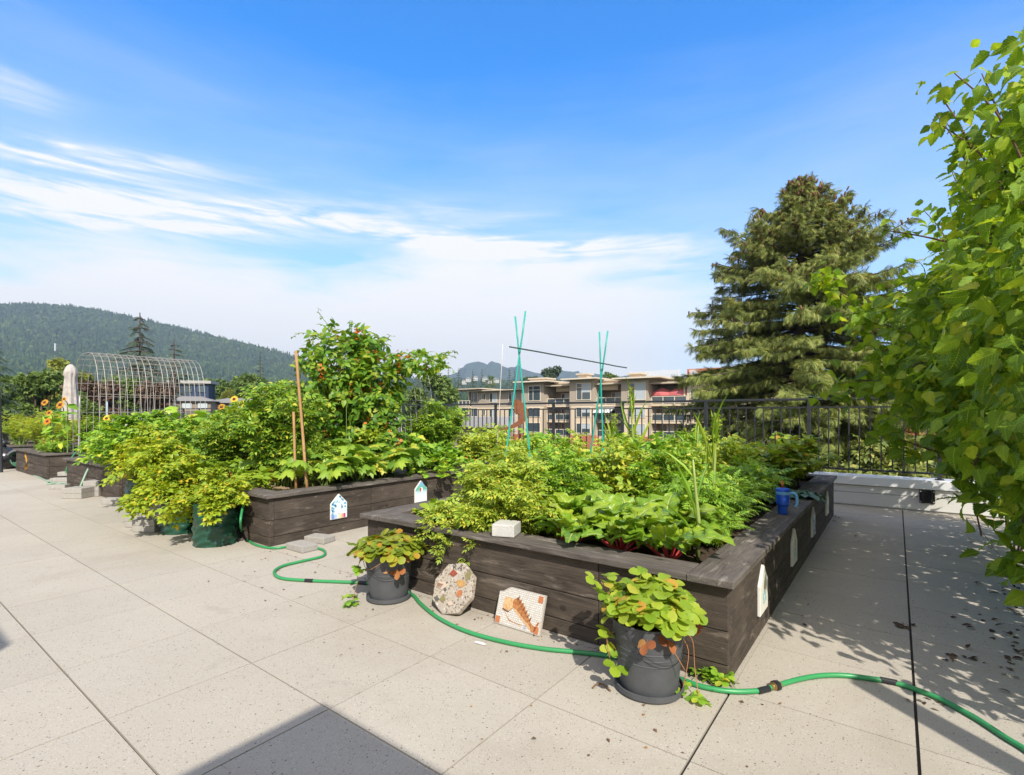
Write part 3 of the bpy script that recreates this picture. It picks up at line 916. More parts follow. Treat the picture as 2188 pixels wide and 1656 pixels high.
def mosaic_mat():
    m, t, out = mat('white_tesserae')
    co = t.new('ShaderNodeTexCoord').outputs['Object']
    br = t.new('ShaderNodeTexBrick')
    t.l.new(t.mapping(co, (1, 1, 1), (rad(90), 0, 0)), br.inputs['Vector'])
    br.inputs['Scale'].default_value = 1.0; br.inputs['Brick Width'].default_value = .014; br.inputs['Row Height'].default_value = .012
    br.inputs['Mortar Size'].default_value = .0011; br.offset = .37
    br.inputs['Color1'].default_value = (.66, .63, .57, 1); br.inputs['Color2'].default_value = (.55, .51, .45, 1); br.inputs['Mortar'].default_value = (.30, .26, .22, 1)
    p = pbsdf(t, br.outputs[0], .45, 0, .4, br.outputs[1], -.3, .004)
    t.l.new(p.outputs[0], out.inputs[0])
    return m
def brown_tess(name, c1, c2):
    m, t, out = mat(name)
    co = t.new('ShaderNodeTexCoord').outputs['Object']
    vo = t.new('ShaderNodeTexVoronoi'); vo.inputs['Scale'].default_value = 95; t.l.new(co, vo.inputs['Vector'])
    sp = t.new('ShaderNodeSeparateColor'); t.l.new(vo.outputs['Color'], sp.inputs[0])
    p = pbsdf(t, t.mix(sp.outputs[0], c1, c2), .4, 0, .4)
    t.l.new(p.outputs[0], out.inputs[0])
    return m
def make_fish():
    t = thing('fish_mosaic', 'rectangular mosaic tile of a brown fish with a chipped top corner', 'mosaic tile', uv(2.580, -1.905, .002), ROT)
    w_, h_ = .352, .240
    M = Matrix.Rotation(rad(-18), 4, 'X') @ Matrix.Rotation(rad(90), 4, 'X')
    out = [(-w_ / 2, 0), (w_ / 2, 0), (w_ / 2, h_), (-w_ / 2 + .085, h_), (-w_ / 2 + .06, h_ - .012), (-w_ / 2 + .03, h_ - .034), (-w_ / 2, h_ - .040)]
    MB().prism(out, -.020, 0, 0, M).build('tile_back', plain('mosaic_mortar', (.42, .38, .33), .9), t, bevel=.002)
    k = .006
    face = [(-w_ / 2 + k, k), (w_ / 2 - k, k), (w_ / 2 - k, h_ - k), (-w_ / 2 + .088, h_ - k), (-w_ / 2 + .035, h_ - .042), (-w_ / 2 + k, h_ - .046)]
    MB().prism(face, .0005, .003, 0, M).build('white_tesserae', mosaic_mat(), t)
    B1 = brown_tess('fish_brown', (.30, .10, .03), (.48, .22, .08)); B2 = brown_tess('fish_tan', (.50, .27, .11), (.62, .42, .22)); B3 = brown_tess('fish_dark', (.12, .05, .02), (.24, .09, .03))
    OR = plain('terracotta_square', (.44, .15, .06), .5)
    def poly(pts, z0, z1, mt, name): MB().prism(pts, z0, z1, 0, M).build(name, mt, t)
    poly([(-.125, .105), (-.118, .175), (-.055, .175), (-.05, .12), (-.075, .095)], .0035, .006, B2, 'fish_head')
    poly([(-.052, .168), (-.02, .19), (.03, .155), (.07, .105), (.105, .06), (.135, .045), (.15, .075), (.165, .082), (.14, .02), (.118, -.0 + .012), (.098, .045), (.03, .085), (-.02, .118), (-.052, .125)], .0035, .0055, B1, 'fish_body')
    poly([(-.05, .125), (-.02, .115), (.03, .082), (.096, .042), (.115, .014), (.085, .032), (.02, .072), (-.03, .105)], .0036, .0052, B2, 'fish_belly')
    for q in range(7):
        f = q / 6
        x = -.03 + .11 * f; z = .188 - .105 * f
        poly([(x, z - .012), (x + .016, z - .016), (x + .022, z + .014)], .0037, .0060, B3, 'fin_spine')
    poly([(-.125, .103), (-.08, .092), (-.05, .118), (-.055, .112), (-.08, .086), (-.127, .096)], .0037, .0061, B3, 'gill_line')
    poly([(-.112, .09), (-.06, .045), (.02, .035), (.06, .04), (.02, .031), (-.062, .040)], .0037, .0050, B1, 'water_line')
    for x, z in ((-w_ / 2 + .026, .03), (w_ / 2 - .028, .03), (w_ / 2 - .028, h_ - .03)):
        poly([(x - .017, z - .02), (x + .017, z - .02), (x + .017, z + .02), (x - .017, z + .02)], .0037, .0055, OR, 'corner_square')
    poly([(.055, .020), (.075, .018), (.076, .036), (.056, .036)], .0037, .0055, plain('grey_tessera', (.35, .37, .42), .5), 'grey_square')
make_fish()

# ------------------------------------------------------------------ hoses
def smooth_path(pts, n=6):
    P = [Vector(p) for p in pts]
    out = []
    for i in range(len(P) - 1):
        p0 = P[max(i - 1, 0)]; p1 = P[i]; p2 = P[i + 1]; p3 = P[min(i + 2, len(P) - 1)]
        for k in range(n):
            t = k / n
            out.append(.5 * ((2 * p1) + (p2 - p0) * t + (2 * p0 - 5 * p1 + 4 * p2 - p3) * t * t + (3 * p1 - p0 - 3 * p2 + p3) * t ** 3))
    out.append(P[-1])
    return out
HR = .0125
def make_hose():
    t = thing('garden_hose', 'green garden hose winding from the green bag past both grey pots', 'garden hose')
    gr = [(617, 1168), (640, 1171), (668, 1170), (692, 1176), (690, 1188), (650, 1198), (605, 1209), (586, 1222), (600, 1235), (650, 1240), (720, 1243), (785, 1246), (840, 1253), (880, 1270), (900, 1291), (940, 1322), (1000, 1350), (1080, 1372), (1160, 1386), (1240, 1394), (1320, 1405), (1400, 1428), (1450, 1449), (1500, 1467), (1560, 1477), (1620, 1476), (1650, 1468), (1700, 1453), (1750, 1444), (1800, 1443), (1860, 1450), (1920, 1461), (2000, 1490), (2080, 1532), (2150, 1577), (2188, 1600), (2260, 1650)]
    pts = [dp(523, 1068, 5.32), dp(517, 1092, 5.22), dp(514, 1118, 5.15)] + [gp(a, b, HR) for a, b in ((519, 1142), (538, 1160), (565, 1169), (592, 1171))] + [gp(a, b, HR) for a, b in gr]
    P = smooth_path(pts)
    MB().tube(P, HR, 10).build('hose_tube', M_hose, t, smooth=True)
    def coupling(px, py, q, name='coupling', mt=M_brass):
        c = gp(px, py, HR)
        i = min(range(len(P)), key=lambda k: (P[k] - c).length)
        d = (P[min(i + 1, len(P) - 1)] - P[i - 1]).normalized(); a = P[i]
        if q == 'brass':
            MB().tube([a - d * .035, a - d * .02, a - d * .018, a + d * .0, a + d * .002, a + d * .03], [.0145, .0145, .021, .021, .016, .016], 12).build('coupling', M_brass, t)
            MB().tube([a - d * .012, a + d * .014], [.026, .026], 8).build('coupling_ring', M_black, t)
        else:
            MB().tube([a - d * .035, a + d * .035], [.0150, .0150], 12).build('joint_sleeve', M_black, t)
    coupling(1658, 1465, 'brass'); coupling(1630, 1473, 's'); coupling(662, 1240, 's'); coupling(775, 1246, 's'); coupling(1895, 1456, 's')
make_hose()
def make_hose2():
    t = thing('pale_hose', 'pale green hose arching over the planter rim onto the brick stack', 'hose')
    MB().tube(smooth_path([dp(232, 985, 9.3), dp(214, 983, 9.15), dp(200, 988, 9.0), dp(187, 1005, 8.85), dp(178, 1025, 8.75), dp(171, 1041, 8.7), dp(166, 1050, 8.68)]), .016, 8).build('hose_tube', M_hose2, t, smooth=True)
    t = thing('coiled_hose', 'thin pale hose looped on the paving between the two left planters', 'hose')
    MB().tube(smooth_path([gp(56, 1010, .012), gp(80, 1018, .012), gp(108, 1030, .012), gp(150, 1038, .012), gp(160, 1035, .012), gp(130, 1032, .012), gp(102, 1034, .012), gp(112, 1024, .012), gp(128, 1018, .012)]), .013, 7).build('hose_tube', M_hose2, t, smooth=True)
    t = thing('drip_line', 'dark green drip line hanging in a loop off a planter rim', 'hose')
    MB().tube(smooth_path([dp(163, 966, 10.3), dp(155, 975, 10.2), dp(145, 993, 10.1), dp(141, 1010, 10.1), dp(150, 1004, 10.0), dp(162, 990, 9.95), dp(170, 972, 9.95), dp(175, 966, 9.95)]), .011, 7).build('hose_tube', M_hose, t, smooth=True)
make_hose2()

# ------------------------------------------------------------------ loose blocks
def block(name, label, c, sx, sy, sz, rz, mt=M_brick, group='loose concrete blocks', z=0.0):
    m = MB(); m.box((-sx / 2, -sy / 2, 0), (sx / 2, sy / 2, sz))
    o = m.build(name, mt, None, bevel=.006)
    o.location = (c[0], c[1], z + .001); o.rotation_euler = (0, 0, rz)
    return tag(o, label, 'block', group)
GB = 'loose concrete blocks'
b = gp(645, 1174); block('concrete_block', 'grey concrete block on the hose, nearer of the pair', b, .29, .17, .062, ROT + .02)
b = gp(683, 1157); block('concrete_block', 'grey concrete block behind its twin beside the hose', b, .27, .17, .062, ROT + .25)
for k, (px, py, nm) in enumerate(((318, 1134, 'front'), (301, 1124, 'rear'))):
    b = gp(px, py)
    for q in range(2):
        block('concrete_block', ('top' if q else 'bottom') + ' block of the ' + nm + ' two-high stack by the green bags', b, .27, .17, .068, rad(-4), z=q * .0695)
b = gp(345, 1124)
for q in range(3):
    block('concrete_block', ('lowest', 'middle', 'topmost')[q] + ' block of the three-high stack between two green bags', b + Vector((.0, .05, 0)), .30, .22, (.10, .13, .13)[q], rad(-6), z=(0, .1015, .233)[q])
for px, py, n, nm in ((168, 1063, 2, 'nearer'), (208, 1058, 3, 'taller')):
    b = gp(px, py)
    for q in range(n):
        block('concrete_block', ('lowest', 'second', 'topmost')[q] + ' block of the ' + nm + ' stack under the pale hose', b, .33 if n == 2 else .27, .26, .082, rad(-3), z=q * .0835)
block('concrete_block', 'flat grey block lying by the coiled hose', gp(128, 1044), .26, .16, .075, rad(8))
block('concrete_block', 'flat grey block under a raised block between the two left planters', gp(130, 1029), .30, .16, .075, rad(12))
block('concrete_block', 'raised grey block leaning on the planter corner at left', gp(148, 1024), .34, .16, .08, rad(10), z=.078)
block('concrete_block', 'single grey block on the paving below the left planter', gp(242, 1076), .27, .15, .085, rad(-2))
block('wood_block', 'tan wooden block beside the single grey block', gp(276, 1074), .22, .15, .085, rad(-4), M_brick2)
b = uv(2.765, -2.12, CAPZ)
m = MB()
m.box((-.078, -.085, 0), (.078, .085, .082))
o = m.build('rim_block', plain('pale_concrete', (.52, .50, .46), .9, var=.15, scale=20, bump=.5), None, bevel=.006, loc=b + Vector((0, 0, .001)), rotz=ROT + .35)
tag(o, 'pale concrete block standing on the front rim under the tomatoes', 'block')

# ------------------------------------------------------------------ tumbler
def make_tumbler():
    t = thing('tumbler', 'blue handled tumbler with an orange straw on the planter rim', 'tumbler', uv(4.70, -.745, CAPZ + .001), ROT)
    MB().lathe([(0, 0), (.036, 0), (.038, .004), (.038, .055), (.040, .065), (.051, .080), (.052, .178), (.050, .182), (0, .182)], 32).build('cup', M_blue, t, auto=True)
    MB().lathe([(.0525, .160), (.054, .163), (.054, .181), (.052, .183)], 32).build('rim_band', M_ltblue, t, auto=True)
    MB().lathe([(0, .212), (.035, .211), (.050, .206), (.0535, .199), (.0535, .184), (0, .1835)], 32).build('lid', M_blue, t, auto=True)
    MB().tube(smooth_path([(.053, 0, .172), (.082, -.004, .176), (.100, -.006, .158), (.104, -.008, .115), (.099, -.008, .080), (.090, -.006, .070)]), .0105, 10).build('handle', M_ltblue, t, smooth=True)
    MB().tube([(-.004, 0, .213), (-.006, .004, .270)], .0065, 10).build('straw', M_orange, t, smooth=True)
make_tumbler()

# ------------------------------------------------------------------ grow bags
def grow_bag(label, c, r, h, seed):
    t = thing('grow_bag', label, 'grow bag', c, 0, 'green woven bags of potatoes')
    r_ = random.Random(seed)
    n, rows = 56, 30
    V = []; F = []
    for j in range(rows + 1):
        f = j / rows
        for k in range(n):
            a = 2 * math.pi * k / n
            rr = r * (.97 + .035 * math.sin(math.pi * f)) + .010 * math.sin(3 * a + 9 * f + seed) * math.sin(math.pi * f) + .006 * math.sin(7 * a - 15 * f + seed * 2)
            rr += .009 * math.sin(34 * f + 2.5 * math.sin(a * 2 + seed) + 1.2 * math.sin(5 * a)) * (.5 + .5 * math.sin(a * 1.5 + seed) ** 2) * (1 if f < .95 else 0)
            V.append((rr * math.cos(a), rr * math.sin(a), h * f + .006 * math.sin(2 * a + seed) * f))
    for j in range(rows):
        for k in range(n):
            k2 = (k + 1) % n
            F.append((j * n + k, j * n + k2, (j + 1) * n + k2, (j + 1) * n + k))
    m = MB(); m.add(V, F); o = m.build('bag_body', M_bag, t, smooth=True)
    MB().lathe([(0, h * .86), (r * .97, h * .84)], 20).build('soil', M_soil, t)
    return t
B1, B2, B3 = uv(2.43, -5.70), uv(2.44, -6.60), uv(2.66, -8.42)
grow_bag('crumpled green grow bag nearest the hose end', B1, .205, .44, 1)
grow_bag('middle green grow bag between the other two', B2, .20, .42, 2)
grow_bag('farthest green grow bag behind the concrete blocks', B3, .22, .45, 3)

# ------------------------------------------------------------------ stakes and poles
def stick(name, label, cat, a, b, r, mt, group=None, n=7):
    a, b = Vector(a), Vector(b)
    L = (b - a).length
    m = MB()
    k = max(2, int(L / .2))
    m.tube([(L * i / k, random.uniform(-.002, .002), random.uniform(-.002, .002)) for i in range(k + 1)], r, n)
    o = m.build(name, mt, None, smooth=True)
    o.location = a
    o.rotation_euler = (b - a).to_track_quat('X', 'Z').to_euler()
    return tag(o, label, cat, group)
GS = 'stakes in the beds'
stick('wooden_stake', 'tall tan wooden stake at the front of the plaque planter', 'stake', dp(657, 1052, 5.82), dp(632, 750, 6.05), .017, M_bamboo, GS)
stick('wooden_stake', 'short tan wooden stake beside the tall one', 'stake', dp(633, 1050, 5.86), dp(627, 880, 5.92), .015, M_bamboo, GS)
GT = 'teal stakes tied in pairs'
Y1, Y2 = 4.5, 5.55
stick('teal_stake', 'teal stake of the nearer pair leaning left at its foot', 'stake', dp(1063, 1096, Y1 - .08), dp(1123, 665, Y1 + .1), .0078, M_teal, GT)
stick('teal_stake', 'teal stake of the nearer pair leaning right at its foot', 'stake', dp(1143, 1080, Y1 - .05), dp(1101, 676, Y1 + .16), .0078, M_teal, GT)
stick('teal_stake', 'teal stake of the farther pair, upright one', 'stake', dp(1290, 1020, Y2 - .06), dp(1281, 709, Y2 + .02), .0085, M_teal, GT)
stick('teal_stake', 'teal stake of the farther pair, slanting one', 'stake', dp(1256, 1010, Y2 + .1), dp(1299, 707, Y2 - .02), .0085, M_teal, GT)
stick('dark_cane', 'dark thin cane laid across both teal stake pairs', 'cane', dp(1089, 740.5, 4.42), dp(1339, 786, 5.82), .0066, M_pole)
stick('pale_cane', 'thin pale cane standing near the nearer teal pair', 'cane', dp(1059, 1010, 5.4), dp(1074, 736, 5.5), .0034, M_cream)
stick('pale_rod', 'slim grey rod standing before the wire arch', 'rod', dp(168, 972, 10.9), dp(170, 846, 10.9), .012, M_wire)
stick('blue_white_rod', 'short pale blue rod at the foot of the wire arch', 'rod', dp(230, 930, 10.1), dp(228, 858, 10.1), .018, plain('pale_blue_paint', (.45, .58, .62), .5))
# ================================================================== plants
def stems_and_leaves(ns, nl, H, R, base=.05, t0=.2, lean=1.0, hvar=.35, sag=.0):
    """curved stems rising from the root; returns stem paths and leaf frames"""
    paths = []; P = []; D = []
    for i in range(ns):
        a = rng.uniform(0, 2 * np.pi); q = math.sqrt(rng.uniform(0.02, 1))
        h = H * (1 - hvar * rng.uniform(0, 1)) * (1 - .30 * q * q)
        e = np.array([R * q * math.cos(a) * lean, R * q * math.sin(a) * lean, h])
        b = np.array([base * rng.normal(), base * rng.normal(), 0])
        c = b * .5 + e * np.array([.45, .45, .78]); c[2] += .08 * H
        e[2] -= sag * q
        ts = np.linspace(0, 1, 6)[:, None]
        path = (1 - ts) ** 2 * b + 2 * ts * (1 - ts) * c + ts ** 2 * e
        paths.append(path)
        t = t0 + (1 - t0) * rng.uniform(0, 1, nl) ** .8
        t[-2:] = 1
        t = t[:, None]
        p = (1 - t) ** 2 * b + 2 * t * (1 - t) * c + t ** 2 * e
        d = rand_dir(nl, .15)
        d[:, :2] += .7 * np.array([math.cos(a), math.sin(a)]) * q
        P.append(p); D.append(d)
    return paths, np.concatenate(P), unit(np.concatenate(D))

def stem_mesh(paths, r0, r1, n=5):
    m = MB()
    for p in paths:
        k = len(p)
        m.tube([tuple(x) for x in p], [r0 + (r1 - r0) * i / (k - 1) for i in range(k)], n, 0, False)
    return m

def bush(name, label, cat, T, lm, ns=14, nl=12, H=.7, R=.4, size=(.10, .16), sm=None, flowers=None, fruit=None, t0=.2, sag=0.0, hvar=.35, group=None, jit=.45, lean=1.0, stem_r=.007, parts=('foliage', 'stem')):
    t = thing(name, label, cat, (0, 0, 0), 0, group)
    paths, P, D = stems_and_leaves(ns, nl, H, R, t0=t0, sag=sag, lean=lean, hvar=hvar)
    C = Cloud()
    sz = rng.uniform(size[0], size[1], len(P))
    if isinstance(T, list):
        pick = rng.integers(0, len(T), len(P))
        for i, tp in enumerate(T):
            k = pick == i
            C.add(tp, P[k], D[k], up_nrm(k.sum(), jit), sz[k])
    else:
        C.add(T, P, D, up_nrm(len(P), jit), sz)
    C.build(parts[0], lm, t)
    stem_mesh(paths, stem_r, stem_r * .4).build(parts[1], sm or M_stem, t, smooth=True)
    if flowers:
        n, fs, fm, hi, fname = flowers
        k = rng.choice(len(P), n, replace=len(P) < n)
        F = Cloud(); p = P[k] + rng.normal(0, .03, (n, 3)); p[:, 2] += hi
        for q in range(5):
            F.add(T_tiny, p, rand_dir(n, .2), up_nrm(n, .8), fs * rng.uniform(.7, 1.2, n), 1.6)
        F.build(fname, fm, t)
    if fruit:
        n, fr, fm = fruit
        k = rng.choice(len(P), n)
        for p in P[k]:
            MB().lathe([(0, -fr), (fr * .7, -fr * .7), (fr, 0), (fr * .7, fr * .7), (0, fr)], 10, 0, Matrix.Translation((p[0], p[1], p[2] - .05))).build('fruit', fm, t, smooth=True)
    return t

USED = {}
def put(proto, u, v, label, sc=1.0, z=.46, rz=None, group=None):
    loc = uv(u, v, z)
    if rz is None: rz = random.uniform(0, 6.28)
    if proto.name not in USED:
        USED[proto.name] = 1
        proto.location = loc; proto.rotation_euler = (0, 0, rz)
        proto.scale = (sc, sc, sc) if not isinstance(sc, tuple) else sc
        proto['label'] = label
        if group: proto['group'] = group
        return proto
    return dup(proto, loc, rz, sc, label, group)

M_tomfruit = plain('unripe_tomato', (.35, .42, .09), .35, var=.1)
M_ripe = plain('ripe_tomato', (.60, .07, .02), .35, var=.1)
tomA = bush('tomato_plant', '', 'tomato plant', T_tomato, L_yel, 30, 46, .86, .46, (.07, .15), sag=.25, hvar=.62, flowers=(14, .018, P_yellow, 0, 'blossom'), t0=.08)
tomB = bush('tomato_plant', '', 'tomato plant', T_tomato, L_mid, 28, 40, 1.15, .45, (.10, .17), fruit=(7, .028, M_tomfruit), t0=.12)
tomC = bush('tomato_plant', '', 'tomato plant', T_tomato, L_yel, 26, 44, .66, .44, (.07, .145), hvar=.62, flowers=(24, .018, P_yellow, .02, 'blossom'), t0=.05)
tomD = bush('tomato_plant', '', 'tomato plant', T_tomato, L_yel, 16, 20, .16, .34, (.07, .12), sag=.42, t0=.25)
potA = bush('potato_plant', '', 'potato plant', T_potato, L_potato, 30, 36, .62, .50, (.085, .145), sag=.40, flowers=(5, .02, P_white, .03, 'blossom'), t0=.1)
potB = bush('potato_plant', '', 'potato plant', T_potato, L_fresh, 32, 40, .95, .55, (.085, .145), sag=.20, flowers=(6, .022, P_white, .03, 'blossom'), t0=.08)
midA = bush('leafy_bush', '', 'garden plant', T_potato, L_yel, 28, 34, .72, .44, (.07, .15), hvar=.62, flowers=(18, .02, P_yellow, .02, 'blossom'), t0=.06)
carA = bush('carrot_plant', '', 'carrot plant', T_carrot, L_fresh, 30, 14, .44, .34, (.12, .19), t0=.05)
midB = bush('herb_bush', '', 'garden plant', T_tomato, L_fresh, 24, 34, .70, .40, (.07, .15), hvar=.6, flowers=(10, .02, P_yellow, .02, 'blossom'), t0=.06)
midC = bush('bean_bush', '', 'garden plant', T_bean, L_fresh, 18, 16, .62, .40, (.09, .16), hvar=.6, t0=.1)
rasA = bush('raspberry_plant', '', 'raspberry plant', T_bean, L_lime, 18, 16, .64, .42, (.13, .19), t0=.12)
dilA = bush('dill_plant', '', 'dill plant', T_dill, L_potato, 26, 16, 1.0, .42, (.14, .24), t0=.2, flowers=(60, .02, P_yellow, .05, 'flower_head'))
squA = bush('squash_plant', '', 'squash plant', T_squash, L_mid, 20, 4, .50, .46, (.15, .24), t0=.6, stem_r=.011, jit=.35)
squB = bush('squash_plant', '', 'squash plant', T_squash, L_fresh, 22, 5, .95, .60, (.15, .22), t0=.5, stem_r=.011, jit=.4, flowers=(5, .05, P_yellow, .04, 'blossom'))
nasA = bush('nasturtium', '', 'nasturtium', T_round, L_fresh, 26, 14, .50, .52, (.05, .085), sag=.20, t0=.25, jit=.35, flowers=(5, .035, P_orange, .03, 'blossom'))
smlA = bush('pepper_plant', '', 'pepper plant', T_ovate, L_lime, 9, 12, .30, .20, (.08, .13), t0=.2)
sunA = bush('marigold', '', 'marigold', T_carrot, L_mid, 14, 12, .45, .28, (.09, .14), flowers=(7, .035, P_orange, .05, 'flower_head'))

# ---- near planter
G1 = 'vegetables in the near planter'
for k, (p, u, v, s, lb) in enumerate((
    (tomA, 3.02, -2.50, .78, 'sprawling yellow-green tomato spilling over the front rim'),
    (tomD, 2.80, -2.74, .9, 'tomato branches hanging over the front rim above the stepping stone'),
    (tomD, 2.82, -2.45, .8, 'tomato branches hanging over the front rim beside the pale block'),
    (tomA, 3.30, -2.50, .95, 'yellow-green tomato around the foot of the teal stakes'),
    (tomA, 3.85, -2.86, 1.0, 'tall yellowing tomato left of the nearer teal stakes'),
    (tomC, 3.00, -2.22, .78, 'low tomato right behind the pale concrete block'),
    (midB, 4.15, -2.75, 1.1, 'fresh green herb bush right of the nearer teal stakes'),
    (tomC, 4.75, -3.05, 1.2, 'dense tomato at the rim below the rusted ornament'),
    (midB, 3.75, -2.20, .85, 'low fresh green herb bush behind the chard'),
    (midA, 4.35, -2.0, 1.0, 'bushy yellow-flowered plant in the middle of the near bed'),
    (midB, 4.35, -1.55, .95, 'fresh green herb bush behind the carrot tops'),
    (tomC, 5.35, -2.55, 1.0, 'dense yellow-green bush before the farther teal stakes'),
    (midC, 5.25, -1.95, 1.05, 'broad-leaved bean bush right of the farther teal stakes'),
    (midA, 5.55, -1.45, .95, 'yellow-green bush behind the tall seed stalk'),
    (midC, 5.9, -2.7, 1.1, 'broad-leaved bean bush behind the farther teal stakes'),
    (midB, 6.15, -2.05, 1.05, 'fresh green herb bush in front of the railing'),
    (tomC, 6.7, -3.0, 1.15, 'far tomato in front of the railing below the beige flats'),
    (midA, 7.0, -2.2, 1.0, 'farthest yellow-green bush against the railing'),
    (midA, 6.6, -1.65, .95, 'yellow-green bush left of the raspberry canes'),
    (carA, 3.95, -1.22, 1.05, 'feathery green carrot tops behind the leek'),
    (carA, 4.15, -1.06, .72, 'feathery carrot tops left of the blue tumbler'),
    (carA, 4.62, -1.16, .95, 'tall feathery carrot tops behind the blue tumbler'),
    
    (carA, 5.15, -1.12, 1.1, 'feathery carrot tops beside the kale'),
    (midA, 4.75, -1.55, .9, 'yellow-green bush behind the carrot tops'),
    (carA, 3.62, -1.00, .62, 'low feathery carrot tops by the wide rim'),
    (rasA, 6.35, -1.12, .95, 'pale raspberry bush nearest the kale'),
    (rasA, 7.0, -1.02, 1.0, 'pale raspberry bush behind a brown cane'),
    (rasA, 7.6, -1.25, 1.0, 'pale raspberry bush at the far end of the near planter'),
    (smlA, 2.96, -3.16, .42, 'small leafy seedling at the left corner of the near planter'),
    (smlA, 3.02, -2.96, .75, 'small bright pepper beside the left corner seedling'))):
    put(p, u, v, lb, s, .45 if p is not tomD else .58, None, G1)

def chard(label, n=15, H=.34, seed=0):
    t = thing('chard_plant', label, 'chard', (0, 0, 0), 0, G1)
    K = [[] for _ in T_chard]
    for i in range(n):
        a = 2 * math.pi * i / n * 1.618 + rng.uniform(-.4, .4)
        el = rng.uniform(.45, 1.25)
        s = rng.uniform(.36, .50)
        d = np.array([math.cos(a) * math.cos(el), math.sin(a) * math.cos(el), math.sin(el)])
        nr = np.array([-math.cos(a) * math.sin(el), -math.sin(a) * math.sin(el), math.cos(el)]) + rng.normal(0, .25, 3)
        p = np.array([.03 * math.cos(a), .03 * math.sin(a), .04])
        K[i % 4].append((p, d, nr, s))
    # split by material so that leaves and stalks are separate parts
    F = Cloud(); R = Cloud(); B = Cloud()
    for T, L in zip(T_chard, K):
        if not L: continue
        fa = [f for f, m in zip(T.F, T.M) if m == 0]; fb = [f for f, m in zip(T.F, T.M) if m == 1]; fc = [f for f, m in zip(T.F, T.M) if m == 2]
        for CC, ff in ((F, fa), (R, fb), (B, fc)):
            CC.add(Tpl(T.V, ff), [x[0] for x in L], [x[1] for x in L], [x[2] for x in L], [x[3] for x in L], .95)
    F.build('leaf_blades', L_chard, t, veins=True); R.build('stalks', M_redstem, t); B.build('ribs', M_rib, t)
    return t
L_chard = leaf_mat('leaf_chard', [(0, (.11, .24, .02)), (.4, (.21, .385, .025)), (.8, (.36, .50, .035)), (1, (.56, .56, .04))], .30, .30, .5, veins=.35)
M_rib = plain('pale_leaf_rib', (.42, .46, .16), .5)
for u, v, s, lb in ((3.62, -1.62, .85, 'crinkled chard plant of the back row, left'), (3.62, -1.28, .8, 'crinkled chard plant of the back row, right'), (2.98, -1.72, .72, 'crinkled chard plant left of the others by the front rim'), (2.98, -1.38, .76, 'crinkled chard plant in the middle of the front rim'),
                    (2.99, -1.08, .78, 'crinkled chard plant in the corner by the wide rim'), (3.32, -1.55, .84, 'crinkled chard plant of the second row, left'),
                    (3.34, -1.20, .80, 'crinkled chard plant of the second row, right'), (3.30, -1.90, .74, 'crinkled chard plant next to the low tomato')):
    c = chard(lb)
    c.location = uv(u, v, .45); c.scale = (s, s, s); c.rotation_euler = (0, 0, random.uniform(0, 6))
def kale():
    t = thing('kale_plant', 'bluish kale hanging over the shaded rim behind the tumbler', 'kale', uv(5.75, -.86, .46))
    C = Cloud()
    n = 12
    a = np.linspace(0, 6.28, n, endpoint=False)
    C.add(T_chard[1], np.zeros((n, 3)), np.stack([np.cos(a), np.sin(a), rng.uniform(.0, .7, n)], 1), up_nrm(n, .2), rng.uniform(.26, .36, n), 1.3)
    C.build('leaf_blades', [L_blue, M_stem, M_stem], t)
kale()
def leek(label, u, v, H, lean, flower=False):
    t = thing('leek_plant' if not flower else 'seed_stalk', label, 'leek' if not flower else 'flower stalk', uv(u, v, .45))
    m = MB(); m.tube([(0, 0, 0), (.005, 0, H * .4), (.02 * lean, .0, H * .8), (.03 * lean, 0, H)], [.014, .012, .008, .006], 7)
    m.build('stem', M_lstalk, t, smooth=True)
    C = Cloud()
    n = 6 if not flower else 8
    z = np.linspace(.15, .75, n) * H
    d = np.stack([rng.normal(0, .22, n), rng.normal(0, .22, n), np.ones(n)], 1)
    C.add(T_lance, np.stack([np.zeros(n), np.zeros(n), z], 1), d, rand_dir(n), H * rng.uniform(.35, .6, n), .28)
    C.build('leaf_blades', L_lime if flower else L_fresh, t)
    if flower:
        F = Cloud(); k = 160
        zz = H * rng.uniform(.78, 1.04, k)
        F.add(T_tiny, np.stack([.03 * lean + rng.normal(0, .018, k), rng.normal(0, .018, k), zz], 1), rand_dir(k, .6), up_nrm(k, .8), rng.uniform(.02, .04, k), 1.2)
        F.build('flower_spike', L_lime, t)
M_lstalk = plain('pale_stalk', (.30, .36, .10), .5)
leek('tall yellow-green seed stalk rising above the chard', 4.05, -1.12, .86, 1, True)
leek('tall pale shoot rising before the flats beside the farther teal pair', 5.6, -2.72, .86, 1, True)
leek('tallest pale shoot rising above the railing before the flats', 6.3, -2.75, 1.2, -1, True)
leek('slender leek standing in the chard corner', 3.22, -.98, .62, -1)
leek('slender leek leaf upright in front of the far railing', 6.0, -1.85, .78, 1)
stick('brown_cane', 'brown cane standing in the raspberry bush', 'cane', uv(6.9, -1.16, .5), uv(6.9, -1.18, 1.12), .008, M_twig)
o = MB().box((-.14, -.12, 0), (.14, .12, .26)).build('fabric_bin', M_navy, None, bevel=.03, loc=uv(7.45, -2.55, .47), rotz=.3)
tag(o, 'dark blue fabric bin half hidden behind the far bushes', 'bin')

